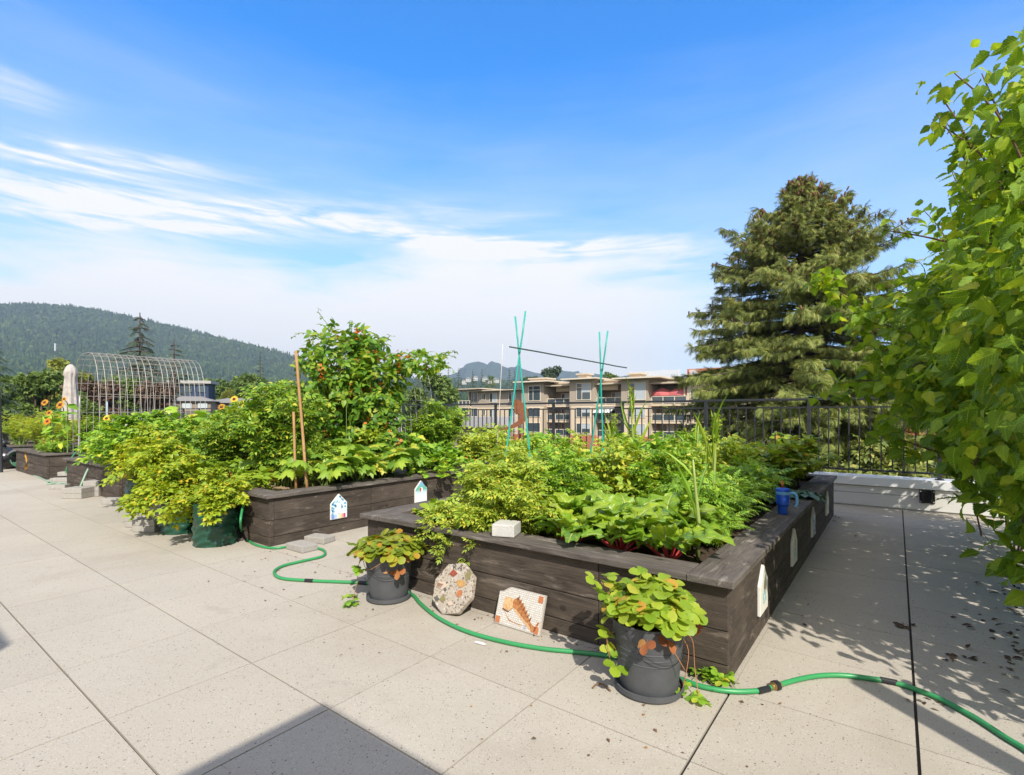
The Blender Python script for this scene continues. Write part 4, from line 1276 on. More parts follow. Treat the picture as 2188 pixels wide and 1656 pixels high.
# ---- planter with the bean arch
G2 = 'vegetables in the plaque planter'
for p, u, v, s, lb in (
    (tomB, 3.42, -6.15, 1.22, 'tall dark green tomato behind the two wooden stakes'),
    (tomB, 3.55, -6.75, 1.12, 'tall tomato left of the wooden stakes'),
    (tomB, 3.15, -7.2, .85, 'tomato near the left end of the plaque planter'),
    (tomB, 4.1, -7.2, 1.1, 'tomato behind the left end of the plaque planter'),
    (tomB, 3.55, -5.75, .62, 'tomato with green fruit between the wooden stakes'),
    (tomB, 5.9, -6.1, 1.0, 'bushy tomato right of the bean arch'),
    (tomB, 6.6, -6.6, 1.08, 'bushy tomato behind the nasturtiums'),
    (squA, 3.62, -5.52, .95, 'big-leaved squash right of the wooden stakes'),
    (squA, 4.05, -5.50, 1.05, 'big-leaved squash over the front rim'),
    (squA, 4.55, -5.62, 1.05, 'big-leaved squash left of the nasturtiums'),
    (squA, 4.0, -6.0, 1.3, 'big-leaved squash under the bean arch'),
    (nasA, 5.0, -5.45, 1.0, 'nasturtium trailing over the rim above the bird plaque'),
    (nasA, 5.35, -5.22, 1.1, 'nasturtium with orange flowers spilling down the planter side'),
    (nasA, 5.7, -5.5, 1.1, 'nasturtium behind the spilling one'),
    (squB, 5.3, -5.9, .75, 'pale squash leaves behind the nasturtiums'),
    (midA, 6.3, -5.5, 1.0, 'yellow-green bush behind the nasturtiums'),
    (midA, 7.0, -5.6, 1.05, 'yellow-green bush at the far end of the plaque planter'),
    (midA, 4.85, -6.1, 1.25, 'yellow-green bush below the bean arch'),
    (smlA, 2.98, -5.78, .95, 'small pale pepper in the straw by the stakes'),
    (smlA, 3.0, -6.15, .8, 'small pepper in the straw, farther left'),
    (smlA, 3.02, -6.75, 1.0, 'pale pepper next to the red chard'),
    (midA, 3.6, -7.6, .9, 'yellow-green bush above the near green bag')):
    put(p, u, v, lb, s, .45, None, G2)
for u, v, s, lb in ((2.97, -6.42, .8, 'red-stalked chard at the front of the plaque planter'), (2.98, -7.05, .9, 'red-stalked chard above the near green bag')):
    c = chard(lb, 9); c['group'] = G2
    c.location = uv(u, v, .46); c.scale = (s, s, s)

def bean_vine():
    t = thing('runner_bean_vine', 'tall runner bean vine with red flowers covering a wire arch', 'bean vine', uv(4.5, -6.35, .46), ROT, G2)
    # local x = v, y = u
    P = []; D = []; N_ = []
    lobes = [((-.02, -.15, 1.55), (.40, .52, .60), 520), ((-.22, -.1, 1.05), (.38, .5, .62), 380), ((.30, .22, 1.25), (.36, .45, .50), 380), ((.30, .25, .72), (.40, .5, .55), 330), ((-.05, -.1, .35), (.40, .42, .4), 200), ((.66, .72, 1.66), (.30, .45, .14), 110), ((.1, .2, 1.95), (.30, .4, .16), 110)]
    for c, r, n in lobes:
        q = rng.normal(size=(n, 3)); q = unit(q) * (rng.uniform(.55, 1.05, n)[:, None])
        q[:, 2] = q[:, 2]
        P.append(np.array(c) + q * np.array(r)); D.append(unit(q + rng.normal(0, .5, (n, 3)) + np.array([0, 0, -.45])))
        N_.append(unit(q * .9 + np.array([0, -.15, .55]) + rng.normal(0, .35, (n, 3))))
    P = np.concatenate(P); D = np.concatenate(D); N_ = np.concatenate(N_)
    k = P[:, 2] > .02
    P, D, N_ = P[k], D[k], N_[k]
    C = Cloud().add(T_bean, P, D, N_, rng.uniform(.11, .18, len(P)))
    # trailing tips against the sky
    tips = []
    for b, e in (((-.25, -.3, 1.95), (-.50, -.55, 2.02)), ((-.12, -.2, 2.0), (-.20, -.35, 2.35)), ((.1, 0, 2.05), (.05, 0, 2.22)), ((-.35, -.2, 1.75), (-.62, -.3, 1.70)), ((.4, .3, 1.85), (.52, .4, 2.0)), ((.85, .9, 1.72), (1.05, 1.1, 1.74)), ((.95, .95, 1.7), (1.0, 1.2, 1.85)), ((.9, .9, 1.6), (1.12, 1.05, 1.52))):
        b, e = np.array(b), np.array(e)
        path = [b + (e - b) * f + np.array([0, 0, .06 * math.sin(3 * f)]) + rng.normal(0, .012, 3) for f in np.linspace(0, 1, 7)]
        tips.append(path)
        pp = np.array(path[1:])
        C.add(T_bean, pp, rand_dir(6, -.2), up_nrm(6, .6), rng.uniform(.05, .09, 6))
    C.build('foliage', L_bean, t)
    stems = tips + [[np.array([x0, y0, 0]), np.array([x0 + rng.normal(0, .08), y0, .6]), np.array([x0 * .9, y0 + .1, 1.2]), np.array([x0 * .7, y0 * .8, 1.8])] for x0, y0 in rng.uniform(-.5, .5, (14, 2))]
    stem_mesh(stems, .006, .003).build('stem', M_stem, t, smooth=True)
    nz = N_[:, 0] * .5 - N_[:, 1] * .6 + N_[:, 2] * .2
    cand = np.where(nz > .25)[0]
    kk = rng.choice(cand, 66)
    F = Cloud(); p = P[kk] + N_[kk] * .06
    for q in range(7):
        pq = p + rng.normal(0, .018, p.shape); pq[:, 2] += .018 * (q - 3)
        F.add(T_tiny, pq, rand_dir(len(p), .1), up_nrm(len(p), .9), rng.uniform(.035, .06, len(p)), 2.0)
    F.build('blossom', P_red, t)
L_bean = leaf_mat('leaf_bean', [(0, (.09, .21, .025)), (.4, (.17, .34, .03)), (.75, (.30, .44, .04)), (1, (.48, .52, .06))], .40)
bean_vine()

def wire_arch(name, label, v0, v1, us, apex, z0, zs=.0, spread=None, wr=.005, half=False):
    """hoops of wire bent from v0 to v1, one after another along u, tied by lengthwise wires"""
    t = thing(name, label, 'wire trellis', (0, 0, 0), ROT)
    vc, hw = (v0 + v1) / 2, (v1 - v0) / 2
    def prof(f):
        if half: f = .0 + .62 * f
        a = math.pi * f
        x = vc - hw * math.copysign(abs(math.cos(a)) ** .55, math.cos(a)); z = z0 + (apex - z0) * (math.sin(a) ** .62)
        return x, z
    hoop = MB()
    for u in us:
        hoop.tube([(prof(f)[0], u, prof(f)[1]) for f in np.linspace(0, 1, 26)], wr, 5, 0, False)
    hoop.build('hoop', M_wire, t, smooth=True)
    lw = MB()
    for f in np.linspace(0.02, .98, 17):
        x, z = prof(f)
        lw.tube([(x, us[0], z + .004), (x, us[-1], z + .004)], wr * .75, 4, 0, False)
    lw.build('cross_wire', M_wire, t)
    return t
wire_arch('wire_arch', 'tall bare wire mesh arch spanning two planters at left', -14.15, -12.35, [3.15 + .115 * k for k in range(9)] + [4.26 + .10 * k for k in range(9)], 2.60, .5, wr=.0055)
wire_arch('wire_arch', 'wire arch half hidden under the runner beans', -7.15, -5.98, [4.7 + .115 * k for k in range(11)], 2.30, .5, wr=.0036)

# ---- planters farther left
G3 = 'vegetables in the far planters'
for p, u, v, s, lb in (
    (potB, 3.02, -9.95, 1.22, 'big potato plant at the near corner of the brick-side planter'),
    (potB, 3.05, -10.75, 1.0, 'potato plant in the middle of the brick-side planter'),
    (potB, 3.15, -11.6, .6, 'low potato plant above the pale hose'),
    (squB, 4.0, -10.4, 1.05, 'pale squash below the dark-windowed house'),
    (squB, 4.3, -11.3, 1.15, 'pale squash with leaves against the wire arch'),
    (squB, 4.9, -10.2, 1.1, 'pale squash under the yellow sunflowers'),
    (tomB, 4.4, -9.9, .95, 'tomato bush in front of the yellow sunflowers'),
    (potB, 4.0, -9.9, 1.05, 'potato plant behind the big potato'),
    (squB, 3.5, -12.15, .7, 'yellowing squash at the foot of the wire arch'),
    (dilA, 3.05, -16.45, .9, 'yellow dill at the left end of the sunflower planter'),
    (dilA, 3.3, -15.85, .85, 'yellow dill behind the marigolds'),
    (dilA, 3.6, -16.7, 1.05, 'tall yellow dill behind the black bag'),
    (dilA, 3.1, -18.75, 1.0, 'yellow dill at the left edge'),
    (dilA, 3.6, -19.3, 1.1, 'tall yellow dill farther at the left edge'),
    (tomB, 3.2, -19.6, .7, 'dark bush at the left edge below the dill'),
    (sunA, 2.98, -15.4, 1.0, 'orange marigold at the front of the sunflower planter'),
    (sunA, 2.95, -14.95, .9, 'orange marigold below the sunflowers'),
    (tomB, 3.7, -15.2, .8, 'leafy bush behind the sunflowers'),
    (carA, 2.95, -14.55, .75, 'pale feathery plant at the planter corner'),
    (tomB, 4.2, -14.6, .75, 'leafy bush behind the wire arch')):
    put(p, u, v, lb, s, .45, None, G3)

def sunflower(label, u, v, H, r=.075, petal=P_yellow, core=None, lean=(.0, -1.0), nleaf=9, z=.45):
    t = thing('sunflower', label, 'sunflower', uv(u, v, z))
    top = np.array([lean[0] * .08, lean[1] * .08, H])
    stem_mesh([[np.zeros(3), np.array([.01, 0, H * .5]), np.array([0, 0, H * .93]), top]], .012, .008, 7).build('stem', M_stem, t, smooth=True)
    C = Cloud(); zz = rng.uniform(.25, .9, nleaf) * H
    C.add(T_sunleaf, np.stack([np.zeros(nleaf), np.zeros(nleaf), zz], 1), rand_dir(nleaf, -.1), up_nrm(nleaf, .3), rng.uniform(.14, .22, nleaf))
    C.build('leaf_blades', L_fresh, t)
    nrm = Vector((lean[0], lean[1], .45)).normalized()
    q = nrm.to_track_quat('Z', 'Y').to_matrix()
    k = 20
    a = np.linspace(0, 6.28, k, endpoint=False)
    R = np.array(q)
    ring = np.stack([np.cos(a), np.sin(a), np.full(k, .15)], 1)
    F = Cloud()
    F.add(T_lance, (ring * r * .55) @ R.T + top, ring @ R.T, np.tile(np.array(nrm), (k, 1)) + rng.normal(0, .15, (k, 3)), r * 1.0, 1.7)
    F.build('petals', petal, t)
    m = MB(); m.lathe([(r * .62, -.012), (r * .62, .004), (r * .4, .014), (0, .018)], 16, 0, Matrix.Translation(tuple(top)) @ q.to_4x4())
    m.build('flower_disc', core or M_disc, t, smooth=True)
M_disc = plain('sunflower_disc', (.11, .025, .012), .8, var=.5, scale=60, bump=.6)
P_amber = leaf_mat('petal_amber', [(0, (.50, .20, .02)), (1, (.78, .48, .05))], .3)
for u, v, H, r, pt, lb in ((3.02, -14.28, 1.10, .085, P_amber, 'amber sunflower with a dark centre in front of the wrapped umbrella'), (3.05, -14.12, 1.22, .05, P_amber, 'small amber sunflower just above the large one'),
                           (3.05, -15.75, 1.17, .075, P_amber, 'amber sunflower above the yellow dill'), (3.0, -15.1, .93, .065, P_amber, 'drooping amber sunflower left of the wrapped umbrella'),
                           (3.0, -15.25, .74, .075, P_orange, 'low orange sunflower among the leaves'),
                           (4.45, -9.6, 1.17, .065, P_yellow, 'yellow sunflower beyond the potato plants, left of its twin'), (4.6, -9.62, 1.10, .06, P_yellow, 'yellow sunflower beyond the potato plants, right of its twin'),
                           (4.3, -9.75, 1.03, .06, P_amber, 'small dark-centred sunflower below the yellow pair'),
                           (4.75, -9.55, .98, .05, P_amber, 'small amber sunflower right of the yellow pair')):
    sunflower(lb, u, v, H, r * .72, pt, nleaf=13)
sunflower('yellow squash-like flower at the foot of the wire arch', 3.3, -12.3, .82, .05, P_yellow, M_disc, nleaf=4)

# ---- potatoes in the bags
GP = 'potatoes in green bags'
put(potA, *touv(B1), 'pale potato plant drooping from the near green bag', (.92, .92, .92), .33, .4, GP)
dup(potA, (B2.x, B2.y, .33), 2.6, (1.0, 1.0, 1.08), 'pale potato plant in the middle green bag', GP)
dup(potB, (B3.x, B3.y, .38), 1.1, 1.15, 'tall potato plant in the farthest green bag', GP)
dup(potA, uv(2.50, -7.35, .50), 4.0, (1.05, 1.05, 1.25), 'pale potato plant crowding between the green bags', GP)
dup(potA, uv(2.62, -7.95, .60), 5.0, (1.0, 1.0, 1.2), 'pale potato plant above the farthest green bag', GP)

# ---- strawberries in the pots
def strawberry(label, loc, R, H, lm, n, dry, seed, low):
    t = thing('strawberry_plant', label, 'strawberry', loc)
    paths = []; P = []; D = []; N_ = []
    for i in range(n):
        a = rng.uniform(0, 6.28); q = rng.uniform(.0, 1) ** .62
        h = H * (1 - .60 * q ** 2.2) * rng.uniform(.75, 1.05)
        e = np.array([R * q * math.cos(a), R * q * math.sin(a), h])
        b = np.array([.03 * math.cos(a), .03 * math.sin(a), -.03])
        paths.append([b, b * .5 + e * np.array([.4, .4, .75]), e])
        b2 = a + rng.normal(0, 1.1) if q > .4 else rng.uniform(0, 6.28)
        P.append(e); D.append([math.cos(b2), math.sin(b2), -.1 - .35 * q + rng.normal(0, .25)]); N_.append([.3 * math.cos(a) + rng.normal(0, .38), .3 * math.sin(a) + rng.normal(0, .38), 1])
    k = int(n * dry)
    C = Cloud().add(T_straw, P[k:], D[k:], N_[k:], rng.uniform(.075, .115, n - k))
    C.build('foliage', lm, t)
    if k:
        e = np.array(P[:k]); e[:, :2] *= 1.12; e[:, 2] = rng.uniform(-.08, .03, k)
        Cloud().add(T_straw, e, np.array(D[:k]) + [0, 0, -.8], N_[:k], rng.uniform(.07, .10, k)).build('dry_leaves', L_dry, t)
    stem_mesh(paths, .003, .002, 4).build('stem', M_rstem, t, smooth=True)
    return t
M_rstem = plain('reddish_stem', (.36, .16, .07), .6)
strawberry('lush lime-green strawberry plant in the near grey pot', C1 + Vector((0, 0, .335)), .195, .185, L_lime, 150, .05, 1, 0)
strawberry('yellowing strawberry plant with orange dead leaves in the pot by the stone', C2 + Vector((0, 0, .335)), .225, .115, leaf_mat('leaf_yellowing', [(0, (.17, .25, .022)), (.5, (.27, .33, .03)), (.85, (.40, .40, .035)), (1, (.55, .20, .04))]), 150, .06, 2, 0)
def runner(label, pts, leaves, name='strawberry_runner', lm=None, s=.07, r=.0022):
    t = thing(name, label, 'strawberry runner', (0, 0, 0), 0, 'strawberry runners')
    P = smooth_path(pts, 5)
    MB().tube(P, r, 5).build('stem', M_rstem, t, smooth=True)
    if leaves:
        C = Cloud()
        for c, n in leaves:
            c = np.array(c)
            C.add(T_straw, np.tile(c, (n, 1)) + rng.normal(0, .02, (n, 3)) * [1, 1, .5], rand_dir(n, -.05), up_nrm(n, .3), rng.uniform(s * .8, s * 1.15, n))
        C.build('foliage', lm or L_fresh, t)
def off(c, x, y, z): return (c.x + x, c.y + y, z)
runner('runner with red-edged leaves arching left of the near pot', [off(C1, -.10, .02, .30), off(C1, -.18, .05, .44), off(C1, -.225, .06, .50)], [(off(C1, -.225, .06, .515), 3), (off(C1, -.245, .05, .45), 2)], s=.085, lm=L_lime)
runner('runner hanging left of the near pot with yellow leaves', [off(C1, -.15, -.02, .29), off(C1, -.21, -.03, .26), off(C1, -.20, -.04, .16)], [(off(C1, -.21, -.03, .25), 3), (off(C1, -.185, -.05, .16), 3)], s=.085, lm=L_lime)
q1 = gp(1493, 1497); q2 = gp(1458, 1483)
runner('dangling runner rooting on the paving right of the near pot', [off(C1, .10, -.06, .30), off(C1, .19, -.06, .27), off(C1, .21, -.05, .12), (q1.x, q1.y, .015)], [((q1.x, q1.y, .02), 6)], s=.05)
runner('short runner rooting beside the near pot saucer', [off(C1, .13, -.03, .29), off(C1, .18, -.05, .2), (q2.x, q2.y, .015)], [((q2.x, q2.y, .02), 5)], s=.045)
runner('bare dry runner hanging over the near pot rim', [off(C1, .02, -.14, .31), off(C1, .06, -.185, .27), off(C1, .12, -.18, .17)], [])
q3 = gp(740, 1275); q4 = gp(752, 1293)
runner('runner trailing left of the farther pot onto the paving', [off(C2, -.14, -.02, .33), off(C2, -.21, -.03, .26), off(C2, -.22, -.06, .12), (q4.x, q4.y, .015)], [((q3.x, q3.y, .02), 4), ((q4.x, q4.y, .02), 5), (off(C2, -.20, -.05, .235), 3)], s=.06)
runner('dry bare runners crossing the farther pot', [off(C2, -.16, -.10, .30), off(C2, -.10, -.19, .26), off(C2, .02, -.20, .33)], [])
qw = gp(1540, 1455)
w_ = bush('weed_tuft', 'small green weed growing at the foot of the near planter corner', 'weed', T_straw, L_fresh, 10, 4, .06, .09, (.04, .06), stem_r=.002)
w_.location = uv(2.66, -.74, .002)

# twigs, scraps, litter
def bits():
    p = [gp(1266, 1470, .006), gp(1275, 1462, .012), gp(1290, 1463, .012), gp(1304, 1476, .006)]
    tag(MB().tube(smooth_path(p, 5), [.0045] * 16, 6).build('dry_twig', M_twig, smooth=True), 'bent dry twig lying left of the near pot', 'twig')
    q = gp(1025, 1374, .004)
    tag(MB().prism([(-.035, -.008), (.03, -.012), (.045, .002), (.01, .014), (-.03, .010)], 0, .002).build('paper_scrap', M_coping, loc=q, rotz=-.5), 'white paper scrap on the paving by the hose', 'paper')
    C = Cloud()
    for (a, b, n, s) in (((2120, 1335), (70, 55), 20, .06), ((2050, 1405), (40, 12), 11, .06), ((2150, 1240), (45, 60), 16, .06), ((1935, 1336), (14, 5), 5, .07), ((2090, 1150), (50, 16), 12, .05), ((2170, 1410), (30, 60), 22, .055), ((1980, 1500), (34, 12), 10, .035), ((1700, 1290), (30, 60), 8, .03), ((1780, 1110), (14, 8), 5, .05), ((1830, 1150), (8, 5), 3, .06)):
        for _ in range(n):
            x, y = a[0] + rng.normal(0, b[0] * .6), a[1] + rng.normal(0, b[1] * .6)
            if x > 2500 or y < 1085: continue
            g = gp(x, y, .006)
            C.add(T_ovate, [tuple(g)], rand_dir(1, 0), up_nrm(1, .25), s * rng.uniform(.5, 1.1), rng.uniform(.5, 1.1))
    tag(C.build('leaf_litter', L_litter), kind='stuff')
    C = Cloud()
    for _ in range(150):
        u = rng.uniform(1.6, 2.64); v = rng.uniform(-5, -.4)
        if rng.uniform() < .5: u = 2.66 - abs(rng.normal(0, .05))
        C.add(T_tiny, [tuple(uv(u, v, .004))], rand_dir(1, 0), up_nrm(1, .3), rng.uniform(.012, .03), 1.1)
    tag(C.build('plant_debris', leaf_mat('debris', [(0, (.10, .06, .035)), (.7, (.24, .14, .07)), (1, (.42, .24, .10))], .05, .9)), kind='stuff')
bits()

def ribbon():
    t = thing('orange_ribbon', 'orange and yellow ribbon dangling from the sunflower planter rim', 'ribbon', uv(2.645, -15.35, .53), ROT)
    for x, l, w0 in ((-.02, .34, .03), (.02, .40, .025)):
        m = MB(); V = []
        for j in range(9):
            f = j / 8
            c = x + .05 * math.sin(4 * f + x * 60); V += [(c - w0 / 2, -.03 - .02 * math.sin(5 * f), -l * f), (c + w0 / 2, -.04 - .02 * math.cos(6 * f), -l * f)]
        m.add(V, [(2 * j, 2 * j + 1, 2 * j + 3, 2 * j + 2) for j in range(8)])
        m.build('streamer', M_amber, t, smooth=True)
M_amber = plain('amber_ribbon', (.60, .30, .03), .5)
ribbon()
# ================================================================== vine on the right
def vine():
    t = thing('climbing_vine', 'tall climbing vine shading the walkway on the right', 'vine', uv(5.5, .8, 0), ROT)
    # local x = v - .8, y = u - 5.5
    P = []; D = []; N_ = []
    def blob(u, v, z, ru, rv, rz, n, droop=.6, fill=.55):
        q = unit(rng.normal(size=(n, 3))) * (rng.uniform(fill * .8, 1.22, n)[:, None])
        p = np.array([v - .8, u - 5.5, z]) + q * np.array([rv, ru, rz])
        P.append(p); D.append(unit(q * .6 + rng.normal(0, .45, (n, 3)) + np.array([0, 0, -droop])))
        N_.append(unit(q * .35 + np.array([0, -.15, .6]) + rng.normal(0, .55, (n, 3))))
    for u in np.arange(3.0, 8.01, .5):
        f = (u - 3.0) / 5.0
        top = 2.42 + .25 * math.sin(2.6 * f + .2)
        v0 = .76 - .12 * math.sin(min(f, .9) * 3.3)
        blob(u, v0 + .05 * math.sin(3 * u), 1.68, .46, .48, .66, 600)
        blob(u, v0 + .04, top - .45, .48, .46, .50, 400)
        blob(u, 1.00, .85, .42, .32, .50, 330)
        blob(u, 1.2, .45, .42, .28, .35, 130)
        blob(u, 1.15, 1.5, .45, .25, .95, 260)  # hidden leaves at the back, added to thicken the walkway shade
        blob(u, 1.36, 1.7, .45, .22, .8, 220)  # more unseen leaves farther back, added for denser shade
    for u, v, z in ((3.5, .52, 2.75), (3.8, .60, 3.05), (4.2, .58, 2.75), (4.7, .56, 2.8), (5.3, .52, 2.75), (6.1, .50, 2.6), (4.0, .70, 3.3), (4.5, .62, 3.1)):
        blob(u, v, z, .34, .26, .36, 95, .5, .0)
    for k in range(16):
        blob(rng.uniform(4.2, 7.6), rng.uniform(.14, .34), rng.uniform(1.35, 2.5), .22, .20, .22, 50, .5, .0)
    # loose shoots at the top and sides
    shoots = []
    def shoot(pts, n, s0=.085, s1=.12, spread=.05, dr=.5):
        path = smooth_path([(v - .8, u - 5.5, z) for u, v, z in pts], 6)
        shoots.append([np.array(p) for p in path])
        A = np.array([tuple(p) for p in path])
        k = rng.integers(0, len(A), n)
        p = A[k] + rng.normal(0, spread, (n, 3))
        sz.append((p, rand_dir(n, -dr), up_nrm(n, .5), rng.uniform(s0, s1, n)))
    sz = []
    shoot([(6.1, .35, 2.05), (6.1, .0, 2.35), (6.1, -.25, 2.40), (6.1, -.50, 2.62), (6.1, -.62, 2.80)], 120, .08, .125, .065)
    shoot([(5.7, .3, 1.95), (5.7, .0, 2.12), (5.7, -.22, 2.18), (5.7, -.34, 2.10)], 80, .075, .12, .07)
    shoot([(5.4, .3, 1.75), (5.4, .02, 1.9), (5.4, -.2, 1.86)], 70, .075, .12, .07)
    shoot([(5.0, .45, 1.25), (5.05, .15, 1.48), (5.05, -.15, 1.62), (5.05, -.42, 1.60)], 120, .085, .13, .09)
    shoot([(4.9, .40, 1.00), (4.9, .12, 1.12), (4.9, -.12, 1.22)], 60, .09, .13, .08)
    shoot([(5.6, .4, 1.6), (5.6, .05, 1.85), (5.6, -.12, 1.70)], 36, .09, .13, .07)
    shoot([(4.2, .66, 1.1), (4.15, .60, .80), (4.12, .56, .55), (4.12, .55, .42)], 60, .085, .125, .06)
    shoot([(4.7, .5, 1.3), (4.7, .42, .95), (4.7, .42, .75)], 30, .09, .13, .06)
    shoot([(4.05, .75, 1.2), (4.0, .68, .9), (3.98, .64, .62), (3.98, .64, .45)], 60, .085, .125, .07)
    shoot([(4.35, .72, 1.2), (4.3, .66, .8), (4.3, .64, .5)], 50, .08, .12, .07)
    for u, v, z, e in ((4.2, .62, 2.35, 1.15), (4.6, .52, 2.4, 1.1), (5.2, .5, 2.45, 1.05), (6.0, .48, 2.4, .85), (6.8, .5, 2.4, .7), (4.0, .68, 2.3, 1.2), (5.6, .5, 2.45, 1.0), (7.4, .5, 2.3, .55), (4.4, .6, 2.35, 1.25), (4.9, .55, 2.4, 1.15)):
        for q in range(5):
            a = rng.normal(0, .12); b = rng.normal(-.02, .08)
            shoot([(u, v, z), (u + a, v + b, z + e * .5 * (1 + .2 * q) / 1.4), (u + 1.5 * a, v + b * 2.0 - .03, z + e * (.55 + .45 * q / 4))], 24, .055, .10, .05)
    for u in np.arange(4.6, 8.0, .2):                     # small shoots sticking out of the face
        z = rng.uniform(1.35, 2.6)
        shoot([(u, .4, z), (u, .16, z + .12), (u + rng.normal(0, .1), .02 + rng.normal(0, .08), z + rng.uniform(-.05, .25))], 18, .055, .10, .04)
    P_, D_, M_ = np.concatenate(P), np.concatenate(D), np.concatenate(N_)
    k = P_[:, 2] > .12
    P_, D_, M_ = P_[k], D_[k], M_[k]
    S_ = rng.uniform(.056, .102, len(P_))
    C = Cloud()
    half = rng.uniform(0, 1, len(P_)) < .5
    pk = rng.integers(0, 3, len(P_))
    for q in range(3): C.add(T_vine[q], P_[pk == q], D_[pk == q], M_[pk == q], S_[pk == q])
    for p, d, n, s in sz: C.add(T_vine[0], p, d, n, s)
    C.build('foliage', L_vine, t, veins=True)
    # buff seed clusters among the leaves
    kk = rng.choice(len(P_), 120)
    F = Cloud(); p = P_[kk] + D_[kk] * .03
    for q in range(4): F.add(T_tiny, p + rng.normal(0, .015, p.shape), rand_dir(120, .2), up_nrm(120, .9), rng.uniform(.02, .035, 120), 1.5)
    F.build('seed_cluster', L_bud, t)['kind'] = 'stuff'
    for sh in range(12):
        u = 3.3 + .4 * sh
        b = np.array([.1 + rng.normal(0, .06), u - 5.5, 0.0])
        shoots.append([b, b + [rng.normal(0, .06), rng.normal(0, .05), .5], b + [rng.normal(-.05, .08), rng.normal(0, .1), 1.1], b + [rng.normal(-.1, .1), rng.normal(0, .15), 1.9], b + [rng.normal(-.1, .1), rng.normal(0, .15), 2.8]])
    stem_mesh(shoots, .010, .003, 5).build('stem', M_twig, t, smooth=True)
L_bud = leaf_mat('buff_buds', [(0, (.30, .20, .09)), (1, (.50, .38, .20))], .2, .7)
vine()
def trellis():
    t = thing('vine_trellis', 'timber post and wire trellis carrying the vine', 'trellis', uv(0, 0, 0), ROT)
    for u in (3.4, 5.4, 7.6):
        m = MB(); m.box((1.02, u - .045, 0), (1.11, u + .045, 2.9)); m.build('post', M_wood, t, bevel=.004)
    w_ = MB()
    for z in (.8, 1.3, 1.8, 2.3, 2.8): w_.tube([(1.0, 3.4, z), (1.0, 7.6, z)], .003, 5)
    w_.build('wire', M_wire, t)
    pu, pv, ph = POST
    t = thing('support_post', 'square post throwing the long straight shadow at lower right', 'post', uv(pu, pv, 0), ROT)
    m = MB(); m.box((-.05, -.05, 0), (.05, .05, ph)); m.build('post_shaft', M_wood, t, bevel=.004)
    m = MB(); m.box((-.07, -.07, 0), (.07, .07, .02)); m.build('foot_plate', M_rail, t)
trellis()

# ================================================================== things standing on and beyond the far planters
def umbrella():
    t = thing('wrapped_umbrella', 'closed pale patio umbrella wrapped in cloth beyond the sunflowers', 'umbrella', dp(151, 885, 14.6) + Vector((0, 0, -1.35)))
    prof = []
    V = []; F = []
    n = 36
    zs = [(.9, .15), (1.15, .19), (1.5, .175), (1.85, .155), (2.2, .135), (2.40, .125), (2.48, .155), (2.55, .16), (2.66, .12), (2.74, .07), (2.77, .02)]
    for j, (z, r) in enumerate(zs):
        for k in range(n):
            a = 2 * math.pi * k / n
            fold = 1 + (.16 if z < 2.5 else .03) * math.cos(8 * a + .4 * z) + .04 * math.sin(3 * a + 5 * z)
            V.append((r * fold * math.cos(a), r * fold * math.sin(a), z))
    for j in range(len(zs) - 1):
        for k in range(n):
            F.append((j * n + k, j * n + (k + 1) % n, (j + 1) * n + (k + 1) % n, (j + 1) * n + k))
    m = MB(); m.add(V, F); m.build('folded_cloth', plain('dappled_cloth', (.44, .39, .35), .9, var=.65, scale=7, bump=.4), t, smooth=True)  # strong mottling puts leaf shadows into the cloth colour
    MB().tube([(0, 0, .05), (0, 0, 1.0)], .024, 10).build('pole', M_rail, t)
    MB().lathe([(0, 0), (.28, 0), (.28, .05), (.1, .08), (0, .08)], 20).build('base', M_black, t)
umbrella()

def reel():
    c = gp(24, 1004)
    t = thing('hose_reel', 'grey hose reel with coiled green hose by the left planter', 'hose reel', c + Vector((.05, .3, 0)), ROT + .5)
    for y in (-.22, .22):
        m = MB(); m.tube(smooth_path([(-.32, y, 0), (-.26, y, .28), (-.08, y, .44), (.12, y, .44), (.26, y, .25), (.30, y, 0)], 5), .028, 8); m.build('side_frame', M_greyp, t, smooth=True)
    m = MB(); m.box((.22, -.11, 0), (.36, .11, .34)); m.build('panel', M_greyp, t, bevel=.02)
    m = MB()
    for q in range(9):
        y = -.18 + .045 * q
        m.tube([(.19 * math.cos(a), y + .006 * math.sin(3 * a), .27 + .19 * math.sin(a)) for a in np.linspace(0, 6.28, 20)], .022, 6)
    m.build('coiled_hose', plain('dark_green_rubber', (.03, .12, .06), .4), t, smooth=True)
    t = thing('black_bag', 'slumped black plastic bag at the left edge', 'bag', c + Vector((-.45, .25, 0)))
    n = 26; V = []; F = []; r_ = random.Random(2)
    for j in range(10):
        f = j / 9
        for k in range(n):
            a = 2 * math.pi * k / n
            r = .34 * math.sin(math.pi * (.12 + .86 * f)) ** .6 * (1 + .10 * math.sin(5 * a + 4 * f) + .06 * math.sin(11 * a - 7 * f))
            V.append((r * math.cos(a), r * math.sin(a), .55 * f))
    for j in range(9):
        for k in range(n): F.append((j * n + k, j * n + (k + 1) % n, (j + 1) * n + (k + 1) % n, (j + 1) * n + k))
    m = MB(); m.add(V, F); m.build('bag_body', plain('shiny_black_plastic', (.012, .012, .014), .25, spec=.6), t, smooth=True)
    MB().tube([(0, 0, .5), (.02, 0, .62), (.06, .02, .66)], [.10, .04, .09], 9).build('tied_neck', M_black, t, smooth=True)
    t = thing('dark_post', 'slim dark post at the left edge of the terrace', 'post', dp(3, 885, 11.9) + Vector((0, 0, -1.35)))
    MB().tube([(0, 0, .0), (-.06, 0, 1.86)], .032, 10).build('post_shaft', M_rail, t); MB().lathe([(0, 1.9), (.03, 1.88), (.035, 1.84)], 12).build('post_cap', M_black, t)
M_greyp = plain('grey_plastic_frame', (.16, .17, .19), .5)
reel()

